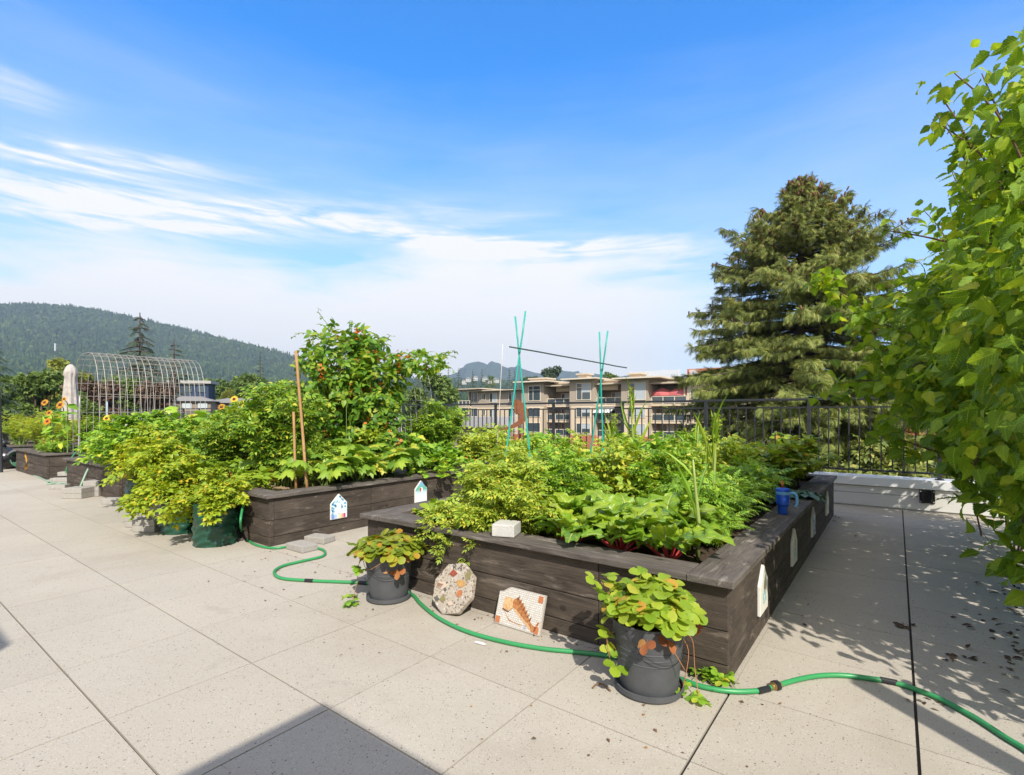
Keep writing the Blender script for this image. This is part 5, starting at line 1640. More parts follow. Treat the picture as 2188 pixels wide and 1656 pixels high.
def ornament():
    t = thing('rusted_ornament', 'rusted crescent-shaped metal garden ornament on a thin rod', 'ornament', dp(1108, 885, 7.4) + Vector((0, 0, -.9)), .2)
    Yd = 7.4; k = Yd / FPX
    def q(px, py): return ((px - 1108) * k, (885 - py) * k + .9)
    outer = [(1096, 855), (1106, 853), (1118, 862), (1127, 873), (1130, 885), (1126, 897), (1116, 906), (1100, 914), (1082, 918), (1068, 918)]
    inner = [(1080, 913), (1096, 906), (1108, 898), (1112, 889), (1108, 884), (1103, 886), (1098, 880), (1099, 873), (1094, 866)]
    out = [q(*p) for p in outer + inner]
    M = Matrix.Rotation(rad(90), 4, 'X')
    MB().prism(out, -.006, .006, 0, M).build('crescent', M_rust, t, bevel=.002)
    MB().tube([(0, .012, -.2), (0, .012, .9)], .008, 7).build('rod', M_rust, t)
    MB().tube([(q(1103, 853)[0], -.01, q(1103, 853)[1]), (q(1105, 884)[0], -.012, q(1105, 884)[1])], .008, 6).build('leaf_vein', M_rust, t)
ornament()

# ================================================================== trees
ZG = -12.0
def spruce():
    Y = 25.0
    base = Vector(((1712 - CX) / FPX * Y, Y, ZG))
    t = thing('spruce_tree', 'tall broad spruce with brown cones near its top', 'tree', base)
    top = 25.0
    m = MB(); m.tube([(0, 0, 0), (.05, 0, 8), (0, .05, 16), (-.05, 0, 21), (0, 0, top)], [.42, .36, .24, .12, .02], 10); m.build('trunk', M_bark, t, smooth=True)
    prof = [(0, 4.2), (8, 4.6), (12.5, 5.1), (15.2, 5.5), (17.6, 4.75), (19.4, 3.95), (20.9, 3.05), (22.2, 2.0), (23.3, 1.05), (24.5, .3)]
    zs_, rs_ = zip(*prof)
    limbs = MB(); P = []; D = []; N_ = []; Sx = []; cones = []
    z = 7.0
    while z < 24.4:
        step = .20 if z < 20 else .18
        n = 7 if z < 22 else 6
        for k in range(n):
            a = rng.uniform(0, 6.28)
            R = np.interp(z, zs_, rs_) * rng.uniform(.74, 1.17)
            if rng.uniform() < .12: R *= 1.14
            d = np.array([math.cos(a), math.sin(a)])
            up0 = np.interp(z, [7, 17, 22, 25], [-.16, .02, .45, 1.1])
            m_ = 9
            f = np.linspace(0, 1, m_)
            zz = z + R * (up0 * f - .30 * f * f * (1.1 if z < 20 else .6) + .20 * f ** 3)
            path = np.stack([d[0] * R * f, d[1] * R * f, zz], 1)
            limbs.tube([tuple(p) for p in path], [.055 * R / 5 * (1 - .8 * q) + .008 for q in f], 4, 0, False)
            nb = int(14 + 30 * R)
            g = rng.uniform(.16, 1, nb) ** .75
            bp = np.stack([np.interp(g, f, path[:, i]) for i in range(3)], 1)
            side = np.array([-d[1], d[0], 0])
            w_ = rng.uniform(-1, 1, nb) * (.10 + .55 * np.sin(np.pi * np.minimum(g * 1.02, 1)) * min(R, 3.2) / 3.2)
            bp = bp + side * w_[:, None] + np.array([d[0], d[1], 0]) * (np.abs(w_) * .35)[:, None]
            bp[:, 2] -= np.abs(w_) * .10
            out = np.stack([d[0] + side[0] * w_ * .8, d[1] + side[1] * w_ * .8, np.zeros(nb)], 1)
            hang = np.interp(z, [7, 19, 23], [1.5, 1.2, .4])
            dd = unit(out * .9 + rng.normal(0, .42, (nb, 3)) + np.stack([np.zeros(nb), np.zeros(nb), -hang * rng.uniform(-.15, 1.3, nb)], 1))
            P.append(bp); D.append(dd); N_.append(unit(out * .5 + rng.normal(0, .4, (nb, 3)) + np.array([0, 0, .6]))); Sx.append(rng.uniform(.24, .52, nb) * np.interp(z, [7, 20, 25], [1.1, .95, .62]))
            if z > 17.5 and rng.uniform() < np.interp(z, [17.5, 22, 25], [.25, .8, .95]):
                nc = int(8 + 14 * (z - 17.5) / 7)
                g = rng.uniform(.45, 1, nc)
                cones.append(np.stack([np.interp(g, f, path[:, i]) for i in range(3)], 1) + rng.normal(0, .10, (nc, 3)))
        z += step * rng.uniform(.8, 1.2)
    # second leader beside the first
    for (cx, cy, zt) in ((1.75, .2, 23.7), (-.9, .3, 23.3)):
        n = 210
        h = rng.uniform(0, 1, n) ** .8
        a = rng.uniform(0, 6.28, n); r = (1 - h) * 1.1 * rng.uniform(.2, 1, n) + .06
        p = np.stack([cx * (.75 + .25 * h) + r * np.cos(a), cy + r * np.sin(a), zt - 3.0 * (1 - h)], 1)
        o = np.stack([np.cos(a), np.sin(a), np.full(n, .5)], 1)
        P.append(p); D.append(unit(o + rng.normal(0, .3, (n, 3)))); N_.append(unit(rng.normal(0, .5, (n, 3)) + np.array([0, 0, 1]))); Sx.append(rng.uniform(.25, .42, n))
        limbs.tube([(0, 0, zt - 5), (cx * .7, cy, zt - 2.8), (cx, cy, zt)], [.09, .06, .012], 5)
        c = p[rng.choice(n, 70)]; cones.append(c)
    C = Cloud().add(T_spray, np.concatenate(P), np.concatenate(D), np.concatenate(N_), np.concatenate(Sx))
    C.build('crown', L_needle, t)
    limbs.build('limbs', M_bark, t, smooth=True)
    c = np.concatenate(cones); n = len(c)
    o = Cloud().add(T_cone, c, np.tile([0, 0, -1.0], (n, 1)) + rng.normal(0, .2, (n, 3)), rand_dir(n), rng.uniform(.18, .28, n)).build('cones', M_cone, t)
    o['kind'] = 'stuff'
def spray(seed=0):
    r_ = random.Random(seed)
    P = []
    ts, ws = [0, .35, .75, 1], [.02, .055, .045, 0]
    P.append(blade(ts, ws, .5, .2))
    for i in range(6):
        t = .12 + .13 * i
        for sg in (1, -1):
            P.append(blade([0, .5, 1], [.012, .05, 0], .6, .5, (0, t), sg * rad(r_.uniform(32, 58)), .42 * (1.15 - .6 * t), -.2 * t * t))
    return merge(P)
T_spray = spray()
T_cone = Tpl([(-.16, 0, 0), (0, 0, .16), (.16, 0, 0), (0, 0, -.16), (-.2, .5, 0), (0, .5, .2), (.2, .5, 0), (0, .5, -.2), (0, 1, 0)], [(0, 1, 5, 4), (1, 2, 6, 5), (2, 3, 7, 6), (3, 0, 4, 7), (4, 5, 8), (5, 6, 8), (6, 7, 8), (7, 4, 8)])
T_clump = merge([blade([0, .5, 1], [.05, .28, 0], .3, .3, (0, 0), rad(a), 1) for a in (0, 72, 144, 216, 288)])
spruce()

def conifer(name, label, loc, H, R, lm, dens=1.0, sparse=0.0, z0=.12, group=None, fine=1.0, droop=.35, cat='tree'):
    t = thing(name, label, cat, loc, 0, group)
    MB().tube([(0, 0, 0), (0, 0, H * .5), (0, 0, H)], [H * .014, H * .009, H * .002], 6).build('trunk', M_bark, t)
    P = []; D = []; N_ = []; Sx = []
    lim = MB()
    z = H * z0
    st = H * .028 / dens
    while z < H * .985:
        f = (z / H - z0) / (1 - z0)
        for k in range(6):
            if rng.uniform() < sparse: continue
            a = rng.uniform(0, 6.28)
            r = R * (1 - f) ** .85 * rng.uniform(.6, 1.1) + .02 * R
            d = np.array([math.cos(a), math.sin(a), 0])
            n = max(3, int(9 * (1 - f) * fine + 3))
            g = rng.uniform(.2, 1, n)
            p = d * (r * g)[:, None]; p[:, 2] = z - droop * r * g ** 1.5
            s_ = np.array([-d[1], d[0], 0]); w_ = rng.uniform(-.22, .22, n) * r
            p += s_ * w_[:, None]
            P.append(p); D.append(unit(d + s_ * (w_ / max(r, .01))[:, None] * 2 + rng.normal(0, .25, (n, 3)) + np.array([0, 0, -droop * 1.3])))
            N_.append(unit(rng.normal(0, .35, (n, 3)) + np.array([0, 0, 1]))); Sx.append(rng.uniform(.5, 1, n) * (R * .30 * (1 - .55 * f)) / fine ** .5)
            if sparse > 0: lim.tube([(0, 0, z), tuple(d * r * .6 + np.array([0, 0, z - droop * r * .3])), tuple(d * r + np.array([0, 0, z - droop * r]))], [H * .003, H * .002, H * .001], 4, 0, False)
        z += st
    Cloud().add(T_spray, np.concatenate(P), np.concatenate(D), np.concatenate(N_), np.concatenate(Sx)).build('crown', lm, t)
    if sparse > 0: lim.build('limbs', M_bark, t)
    return t

def broadleaf(name, label, loc, H, R, lm, n=3600, leaf=.45, zc=.62, group=None, seed=0, cat='tree', sq=1.0):
    t = thing(name, label, cat, loc, 0, group)
    MB().tube([(0, 0, 0), (.1, 0, H * .3), (0, .1, H * .6), (0, 0, H * .85)], [H * .022, H * .017, H * .010, H * .003], 7).build('trunk', M_bark, t, smooth=True)
    P = []; D = []; N_ = []
    lim = MB()
    nb = 17
    for i in range(nb):
        a = rng.uniform(0, 6.28); e = rng.uniform(-.5, 1.0)
        q = rng.uniform(.25, .72)
        c = np.array([R * q * math.cos(a) * math.cos(e * .9), R * q * math.sin(a) * math.cos(e * .9), H * zc + (H * (1 - zc)) * math.sin(e * 1.2) * .75 * sq])
        r = R * rng.uniform(.30, .52)
        k = int(n / nb)
        d = unit(rng.normal(size=(k, 3))); rr = rng.uniform(.45, 1.05, k)[:, None]
        P.append(c + d * rr * r * np.array([1, 1, .8])); D.append(unit(d + rng.normal(0, .5, (k, 3)) + [0, 0, -.2])); N_.append(unit(d * .5 + rng.normal(0, .45, (k, 3)) + [0, 0, .6]))
        lim.tube([(0, 0, H * rng.uniform(.25, .5)), tuple(c * .55 + np.array([0, 0, H * .2])), tuple(c)], [H * .008, H * .005, H * .002], 5, 0, False)
    P, D, N_ = np.concatenate(P), np.concatenate(D), np.concatenate(N_)
    Cloud().add(T_clump, P, D, N_, rng.uniform(.6, 1.15, len(P)) * leaf).build('crown', lm, t)
    lim.build('limbs', M_bark, t)
    return t

def tree_at(kind, px, ptop, Y, half_px, label, lm, group=None, base=ZG, **kw):
    top = EYE + (CY - ptop) / FPX * Y
    loc = Vector(((px - CX) / FPX * Y, Y, base))
    H = top - base; R = half_px / FPX * Y
    if kind == 'c': return conifer('conifer_tree', label, loc, H, R, lm, **kw)
    return broadleaf('broadleaf_tree', label, loc, H, R, lm, leaf=kw.pop('leaf', R * .10), **kw)

tree_at('c', -22, 700, 34, 150, 'dark conifer cut by the left edge of the picture', L_dark, fine=1.4)
tree_at('c', 299, 668, 60, 92, 'thin sparse conifer with a tuft at its tip behind the wire arch', L_dark, sparse=.35, droop=.3, z0=.5, dens=1.3)
tree_at('c', 372, 724, 75, 66, 'small bare-branched conifer right of the sparse one', L_dark, sparse=.5, droop=.2, z0=.6)
tree_at('b', 140, 752, 48, 48, 'yellow-green round tree behind the wrapped umbrella', L_treey, zc=.78)
tree_at('b', 88, 786, 40, 62, 'mid green tree behind the dill at left', L_tree, zc=.8)
tree_at('b', 205, 800, 36, 60, 'dark copper-leaved tree behind the left leg of the wire arch', L_copper, zc=.8)
tree_at('b', 268, 806, 44, 66, 'dusky green tree behind the wire arch', L_tree, zc=.8)
tree_at('b', 335, 806, 42, 50, 'reddish tree behind the right end of the wire arch', L_copper, zc=.8)
tree_at('b', 20, 800, 46, 60, 'green tree low at the left edge', L_tree, zc=.8)
tree_at('b', 160, 820, 30, 60, 'low green tree below the copper trees', L_tree, zc=.84)
tree_at('b', 455, 812, 110, 50, 'broad green tree right of the dark-windowed house', L_tree, zc=.75)
tree_at('b', 486, 822, 78, 16, 'small yellowing tree behind the potato plants', L_treey, zc=.85)
tree_at('c', 556, 752, 120, 34, 'pointed conifer left of the bean vine', L_dark)
tree_at('b', 540, 800, 100, 60, 'green tree left of the bean vine', L_tree, zc=.75)
tree_at('b', 610, 806, 90, 50, 'green tree half hidden by the bean vine', L_tree, zc=.78)
tree_at('b', 925, 782, 78, 66, 'round green tree beside the left end of the beige flats', L_tree, n=4200, zc=.68)
tree_at('b', 860, 815, 84, 60, 'green tree behind the wire arch of the beans', L_tree, zc=.7)
tree_at('b', 1180, 769, 135, 28, 'round dark green tree above the flats roof, between the teal pairs', L_dark, n=3000, zc=.72)
tree_at('b', 1306, 783, 125, 22, 'round tree above the flats roof right of the farther teal pair', L_tree, zc=.78)
tree_at('b', 1140, 795, 150, 16, 'small tree above the flats roof left of the dark one', L_dark, zc=.8)
for k, (px, py, hw, kind) in enumerate(((893, 778, 12, 'c'), (915, 783, 11, 'c'), (936, 776, 13, 'c'), (958, 781, 10, 'c'), (980, 786, 12, 'c'), (1010, 790, 12, 'c'), (1030, 786, 10, 'c'), (1047, 792, 14, 'b'), (1088, 786, 12, 'c'), (1100, 790, 10, 'c'), (1122, 796, 14, 'b'), (1245, 800, 16, 'b'), (1340, 797, 14, 'b'))):
    tree_at(kind, px, py, 190 + 6 * (k % 4), hw * 1.9 if kind == 'c' else hw, ('dark fir' if kind == 'c' else 'rounded tree') + ' on the skyline, ' + ('leftmost', 'second', 'third', 'fourth', 'fifth', 'sixth', 'seventh', 'eighth', 'ninth', 'tenth', 'eleventh', 'twelfth', 'rightmost')[k] + ' of those above the flats', L_dark if kind == 'c' else L_tree, 'skyline trees behind the flats', **({'fine': .8, 'z0': .3} if kind == 'c' else {'n': 900, 'zc': .75}))
tree_at('b', 1960, 730, 40, 52, 'orange-brown tree glimpsed between the spruce and the vine', L_dry, zc=.7)
tree_at('b', 1850, 880, 21, 130, 'green tree below the railing behind the spruce', L_needle, zc=.7, n=3600)
tree_at('b', 1595, 925, 33, 60, 'low green tree below the railing left of the spruce', L_tree, zc=.75)
tree_at('b', 1515, 905, 30, 16, 'small purple-brown tree below the railing', L_copper, zc=.8)

# ================================================================== flats beyond the railing
UB = 68.9
def fv(px):
    k = (px - CX) / FPX
    Y = UB / (UX * k + UY); return UY * k * Y - UX * Y
def fz(px, py, du=0):
    k = (px - CX) / FPX
    Y = (UB + du) / (UX * k + UY); return EYE - (py - CY) / FPX * Y
M_sidA = plain('taupe_siding', (.42, .345, .265), .8, var=.08, scale=.6)
M_sidB = plain('beige_siding', (.70, .56, .40), .8, var=.06, scale=.6)
M_trim = plain('cream_trim', (.72, .62, .49), .7, var=.05)
M_roofT = plain('tan_roof', (.56, .47, .36), .8, var=.12, scale=1.0)
M_brickred = plain('red_brick', (.48, .17, .09), .85, var=.15, scale=3)
M_glass = plain('window_glass', (.06, .085, .10), .08, 0, .7, var=.3, scale=.8)
M_blind = plain('window_blind', (.48, .52, .54), .5, var=.1)
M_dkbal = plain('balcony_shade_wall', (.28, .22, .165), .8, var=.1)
M_awn = plain('white_awning', (.72, .72, .70), .7)
M_umb = plain('coral_red_cloth', (.66, .17, .17), .8, var=.1)
def flats():
    t = thing('apartment_building', 'beige low-rise apartment building with balconies beyond the railing', 'building', uv(UB, 0, 0), ROT)
    FL = [2.75, .35, -2.05, -4.5]                          # floor levels, top storey first
    def bx(name, a, b, mt, parent=t, bev=0): return MB().box(a, b).build(name, mt, parent, bevel=bev)
    def window(x0, x1, z0, z1, y, mull=1, low=False, blind=0):
        f = MB(); e = .10
        f.box((x0 - e, y - .07, z0 - e), (x1 + e, y - .002, z0)); f.box((x0 - e, y - .07, z1), (x1 + e, y - .002, z1 + e))
        f.box((x0 - e, y - .07, z0), (x0, y - .002, z1)); f.box((x1, y - .07, z0), (x1 + e, y - .002, z1))
        for q in range(1, mull + 1):
            xm = x0 + (x1 - x0) * (q / (mull + 1) if mull > 1 else .38)
            f.box((xm - .045, y - .06, z0), (xm + .045, y - .002, z1))
        if low: f.box((x0, y - .058, z1 - .62), (x1, y - .002, z1 - .54))
        w_ = f.build('window', M_trim, t)
        bx('pane', (x0, y - .03, z0), (x1, y - .004, z1), M_glass, w_)
        if blind:
            xm = x0 + (x1 - x0) * .40
            bx('blind', (xm, y - .036, z0 + (z1 - z0) * (.0 if blind == 1 else .45)), (x1, y - .0305, z1), M_blind, w_)
    def bay(p0, p1, top, depth, wins, eave, nm=''):
        x0, x1 = fv(p0), fv(p1)
        bx('wall', (x0, -depth, -2.0), (x1, 6, top), M_sidA)
        bx('lower_wall', (x0 + .3, -depth - .06, -1.75), (x1 + .02, -depth - .002, 2.55), M_sidB)
        bx('ground_wall', (x0 - .02, -depth - .10, -12), (x1 + .04, 5.9, -1.77), M_brickred)
        bx('roof', (x0 - .9, -depth - 1.1, top + .003), (x1 + eave, 6.5, top + .22), M_roofT)
        bx('fascia', (x0 - .92, -depth - 1.14, top + .02), (x1 + eave + .02, -depth - 1.101, top + .20), M_trim)
        for (a, b, z0, z1, ml, bl) in wins: window(fv(a), fv(b), z0, z1, -depth, ml, z0 > 3.5, bl)
        for fl in FL[1:3]:
            for (a, b, z0, z1, ml, bl) in wins[:1]: window(fv(a), fv(b), fl + .62, fl + 1.98, -depth - .06, ml, False, bl)
    def recess(p0, p1, top, back, wins):
        x0, x1 = fv(p0) + .01, fv(p1) - .01
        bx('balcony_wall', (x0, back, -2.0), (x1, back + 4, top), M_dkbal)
        bx('roof', (x0, -.9, top + .003), (x1, 6, top + .22), M_roofT)
        for fl in FL[:3]:
            bx('balcony_slab', (x0, -.35, fl - .28), (x1, back, fl), M_sidB)
            r = bx('balcony', (x0, -.38, fl + .98), (x1, -.30, fl + 1.08), M_trim)
            m = MB()
            m.box((x0, -.37, fl + .08), (x1, -.31, fl + .16))
            n = max(3, int((x1 - x0) / 1.3))
            for q in range(n + 1):
                x = x0 + (x1 - x0 - .12) * q / n; m.box((x, -.375, fl + .001), (x + .12, -.305, fl + .98))
            m.build('balustrade', M_trim, r)
            m = MB()
            for q in range(n):
                x = x0 + (x1 - x0 - .12) * q / n + .2; m.box((x, -.35, fl + .17), (x + (x1 - x0) / n - .3, -.33, fl + .93))
            m.build('glass_panel', M_glass, r)
            for a, b in wins: window(fv(a), fv(b), fl + .12, fl + 1.85, back, 1, False, 1)
            bx('post', (x1 - .45, -.32, fl + 1.085), (x1 - .25, -.12, (top if fl > 2 else fl + 2.1)), M_sidB)
        bx('ground_wall', (x0, -.35, -12), (x1, back, -2.35), M_brickred)
    X = lambda q: 940 + q / 3.529
    recess(X(150), X(236), 5.45, 2.6, [(X(178), X(215))])
    bx('corner_roof', (fv(X(105)), -1.6, 5.7), (fv(X(350)), 6, 5.88), M_roofT)
    # plain stretch with small windows
    x0, x1 = fv(X(236)), fv(X(650))
    bx('wall', (x0, 0, -2.0), (x1, 6, 5.35), M_sidA); bx('ground_wall', (x0, -.05, -12), (x1, 6, -2.02), M_brickred)
    bx('lower_wall', (x0, -.06, -2.0), (x1, -.002, 2.5), M_sidB); bx('roof', (x0 - .3, -1.0, 5.353), (x1, 6, 5.5), M_roofT)
    for a, b, h0, h1, bl in ((240, 285, .8, 2.7, 0), (320, 342, 1.1, 2.4, 0), (378, 428, .7, 2.4, 1), (522, 572, .8, 2.6, 1)):
        window(fv(X(a)), fv(X(b)), 2.75 + h0, 2.55 + h1, 0, 1, False, bl); window(fv(X(a)), fv(X(b)), .35 + h0 * .8, .2 + h1 * .8, -.06, 1, False, bl)
        window(fv(X(a)), fv(X(b)), -2.0 + h0 * .8, -2.1 + h1 * .8, -.06, 1, False, bl)
    bay(X(650), X(815), 6.40, 1.3, [(X(706), X(790), 3.55, 5.8, 1, 0)], 1.6)
    recess(X(815), X(1010), 5.70, 2.4, [(X(860), X(925)), (X(945), X(995))])
    bay(X(1010), X(1190), 6.50, 1.3, [(X(1065), X(1165), 3.55, 5.9, 1, 2)], 1.0)
    recess(X(1190), X(1400), 5.70, 2.4, [(X(1245), X(1310)), (X(1335), X(1385))])
    bay(X(1400), X(1600), 6.25, 1.5, [(X(1458), X(1578), 3.4, 5.65, 1, 1)], 2.2)
    recess(X(1600), X(1870), 5.50, 2.2, [(X(1640), X(1720)), (X(1760), X(1840))])
    x0, x1 = fv(X(1870)), fv(X(2600))
    bx('wall', (x0, -.4, -2), (x1, 6, 5.5), M_sidB); bx('roof', (x0 - .2, -1.3, 5.503), (x1, 6.4, 5.7), M_roofT); bx('ground_wall', (x0, -.45, -12), (x1, 6, -2.02), M_brickred)
    for q in (1900, 2050, 2200):
        for fl in FL[:3]: window(fv(X(q)), fv(X(q + 60)), fl + .6, fl + 1.95, -.4, 1, False, 1)
    # raised roof pieces and vents
    for a, b, z0, z1, y0, y1 in ((640, 760, 6.6, 7.35, 1.5, 4), (1005, 1075, 6.7, 7.7, 1.5, 3.0), (1395, 1480, 6.5, 7.35, 1.5, 3.5), (850, 960, 5.95, 6.4, 1, 3), (1210, 1330, 5.95, 6.5, .5, 4)):
        v_ = bx('roof_vent', (fv(X(a)), y0, z0 - 1.0), (fv(X(b)), y1, z1 - .22), M_sidB)
        bx('vent_cap', (fv(X(a)) - .25, y0 - .3, z1 - .218), (fv(X(b)) + .25, y1 + .3, z1), M_roofT, v_)
    a = MB(); x0, x1 = fv(X(1198)), fv(X(1325)); a.add([(x0, -.4, 2.3), (x1, -.4, 2.3), (x1 - .2, -1.6, 1.6), (x0 - .2, -1.6, 1.6), (x0, -.4, 2.24), (x1, -.4, 2.24), (x1 - .2, -1.6, 1.54), (x0 - .2, -1.6, 1.54)], [(0, 1, 2, 3), (7, 6, 5, 4), (2, 6, 7, 3), (0, 3, 7, 4), (1, 5, 6, 2)])
    a.build('awning', M_awn, t)
    # coral parasols on the top right balcony
    for px, lb in ((1667, 'coral red parasol on the top balcony, left of its twin'), (1795, 'coral red parasol on the top balcony, right of its twin')):
        xc = fv(X(px)); p = thing('balcony_parasol', lb, 'umbrella', uv(UB + .5, xc, 2.75), ROT, 'coral parasols on the balcony')
        n = 8; V = [(0, 0, 2.25)] + [(2.0 * math.cos(6.283 * k / n), .85 * math.sin(6.283 * k / n), 1.55) for k in range(n)] + [(2.02 * math.cos(6.283 * k / n), .87 * math.sin(6.283 * k / n), 1.15) for k in range(n)]
        V = [(x, y, z + .0) for x, y, z in V]
        MB().add(V, [(0, 1 + k, 1 + (k + 1) % n) for k in range(n)] + [(1 + k, 9 + k, 9 + (k + 1) % n, 1 + (k + 1) % n) for k in range(n)]).build('canopy', M_umb, p)
        MB().tube([(0, 0, 0), (0, 0, 2.2)], .03, 6).build('pole', M_trim, p)
    return t
flats()
def back_building():
    t = thing('rooftop_block', 'red brick rooftop block with white slatted screens behind the flats', 'building', uv(UB + 14, 0, 0), ROT)
    k = 14
    def f2(px):
        q = (px - CX) / FPX; Y = (UB + k) / (UX * q + UY); return UY * q * Y - UX * Y
    MB().box((f2(1468), 0, -12), (f2(1700), 10, 8.6)).build('brick_wall', M_brickred, t)
    m = MB()
    for q in range(7): m.box((f2(1360), -3.0, 7.2 + .17 * q), (f2(1467), -2.9, 7.30 + .17 * q)); 
    m.build('slatted_screen', M_awn, t)
    m = MB()
    for q in range(5): m.box((f2(1474), -.25, 7.5 + .2 * q), (f2(1492), -.15, 7.62 + .2 * q))
    m.build('louvre', M_awn, t)
    MB().box((f2(1355), -2.8, -12), (f2(1466), -1.0, 7.15)).build('lower_block', M_sidB, t)
back_building()
def shed():
    a, b = fv(958), fv(1062)
    t = thing('low_shed', 'low pale lean-to roof in front of the left end of the flats', 'building', uv(52, 0, 0), ROT)
    def f3(px):
        q = (px - CX) / FPX; Y = 52 / (UX * q + UY); return UY * q * Y - UX * Y
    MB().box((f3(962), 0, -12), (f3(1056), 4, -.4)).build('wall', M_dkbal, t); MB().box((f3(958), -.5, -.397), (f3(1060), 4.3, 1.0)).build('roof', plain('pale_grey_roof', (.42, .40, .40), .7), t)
shed()

def house(label, px, py, Y, wpx, hpx, wall, roof, glass=False, hip=True, deep=-8):
    z1 = EYE + (CY - py) / FPX * Y; w_ = wpx / FPX * Y; h = hpx / FPX * Y
    t = thing('far_house', label, 'house', ((px - CX) / FPX * Y, Y, z1 - h), .25)
    MB().box((-w_ / 2, 0, deep), (w_ / 2, w_ * .6, h * .62)).build('wall', wall, t)
    o = w_ * .08
    m = MB()
    if hip: m.add([(-w_ / 2 - o, -o, h * .63), (w_ / 2 + o, -o, h * .63), (w_ / 2 + o, w_ * .6 + o, h * .63), (-w_ / 2 - o, w_ * .6 + o, h * .63), (-w_ * .2, w_ * .3, h), (w_ * .2, w_ * .3, h)], [(0, 1, 5, 4), (1, 2, 5), (2, 3, 4, 5), (3, 0, 4), (3, 2, 1, 0)])
    else: m.box((-w_ / 2 - o, -o, h * .63), (w_ / 2 + o, w_ * .6 + o, h * .80))
    m.build('roof', roof, t)
    n = 3 if w_ < 12 else 5
    for q in range(n):
        x0 = -w_ / 2 + w_ * (q + .2) / n; x1 = x0 + w_ * .6 / n
        m = MB().box((x0, -.12, h * .12), (x1, -.005, h * .5)); m.build('window', M_glass if glass else M_blind, t)
M_navyw = plain('navy_cladding', (.03, .05, .10), .5); M_greyroof = plain('grey_shingle', (.22, .21, .20), .9); M_palew = plain('pale_stucco', (.40, .38, .35), .8)
house('flat-roofed house with a dark blue glazed top storey among the trees', 402, 806, 85, 78, 36, M_navyw, M_palew, True, False)
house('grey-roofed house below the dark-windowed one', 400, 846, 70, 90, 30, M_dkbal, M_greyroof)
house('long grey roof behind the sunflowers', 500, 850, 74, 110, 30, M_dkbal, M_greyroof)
house('small pale house on the slope at far left', 60, 800, 190, 26, 16, M_palew, M_greyroof)
house('pale roof showing among trees left of the umbrella', 55, 806, 140, 60, 18, M_palew, plain('pale_roof', (.45, .46, .45), .8))
for k, (px, py, wd) in enumerate(((1001, 806, 12), (1016, 803, 10), (1036, 805, 12), (1060, 808, 14), (992, 811, 10), (1046, 810, 12))):
    house(('leftmost tiny pale house', 'second tiny pale house', 'third tiny pale house', 'rightmost tiny pale house', 'lowest tiny pale house', 'lower right tiny pale house')[k] + ' on the wooded slope above the flats', px, py, 420, wd, 8, M_palew, M_greyroof, deep=-1.0)
house('pale house glimpsed beyond the bean arch', 838, 850, 62, 40, 34, M_palew, M_greyroof)

# ================================================================== land, forest, hills
# (land)
def land():
    V = []; F = []
    n = 64
    rings = [0.5, 30, 80, 200, 500, 1200, 3000, 7000, 14000]
    for r in rings:
        for k in range(n):
            a = 2 * math.pi * k / n; V.append((r * math.cos(a), r * math.sin(a), ZG - .2))
    for j in range(len(rings) - 1):
        for k in range(n): F.append((j * n + k, j * n + (k + 1) % n, (j + 1) * n + (k + 1) % n, (j + 1) * n + k))
    F.append(tuple(range(n)))
    tag(MB().add(V, F).build('ground', M_land), kind='structure')
M_land = plain('wooded_land', (.035, .055, .02), .95, var=.5, scale=.02)
def hnoise(x, y):
    return (np.sin(x * .011 + 1.3 * np.sin(y * .006)) + .6 * np.sin(y * .017 + x * .008) + .4 * np.sin(x * .031 - y * .023)) / 2
RX = np.array([-500, -300, -100, 0, 60, 100, 160, 230, 290, 350, 420, 480, 560, 620, 680, 720, 800, 900, 1000, 1100, 1300, 1800, 2600])
RY = np.array([672, 662, 652, 648, 646, 647, 653, 664, 676, 690, 707, 722, 740, 756, 772, 785, 800, 806, 808, 812, 815, 815, 815])
RIDGE = 1600.0
def hill_z(X, Y):
    px = CX + X / RIDGE * FPX
    zr = EYE + (CY - np.interp(px, RX, RY) - 6) / FPX * RIDGE
    f = np.clip((Y - 230) / (RIDGE - 230), 0, 1)
    s = f ** 1.15 * (1 - .12 * np.sin(np.pi * f)) 
    back = np.clip((Y - RIDGE) / 1400, 0, 1)
    return ZG - .25 + (zr - ZG) * s * (1 - back ** 2 * .9) + 9 * hnoise(X, Y) * np.sin(np.pi * np.clip(f, 0, 1)) * np.clip((zr - 60) / 100, 0, 1)
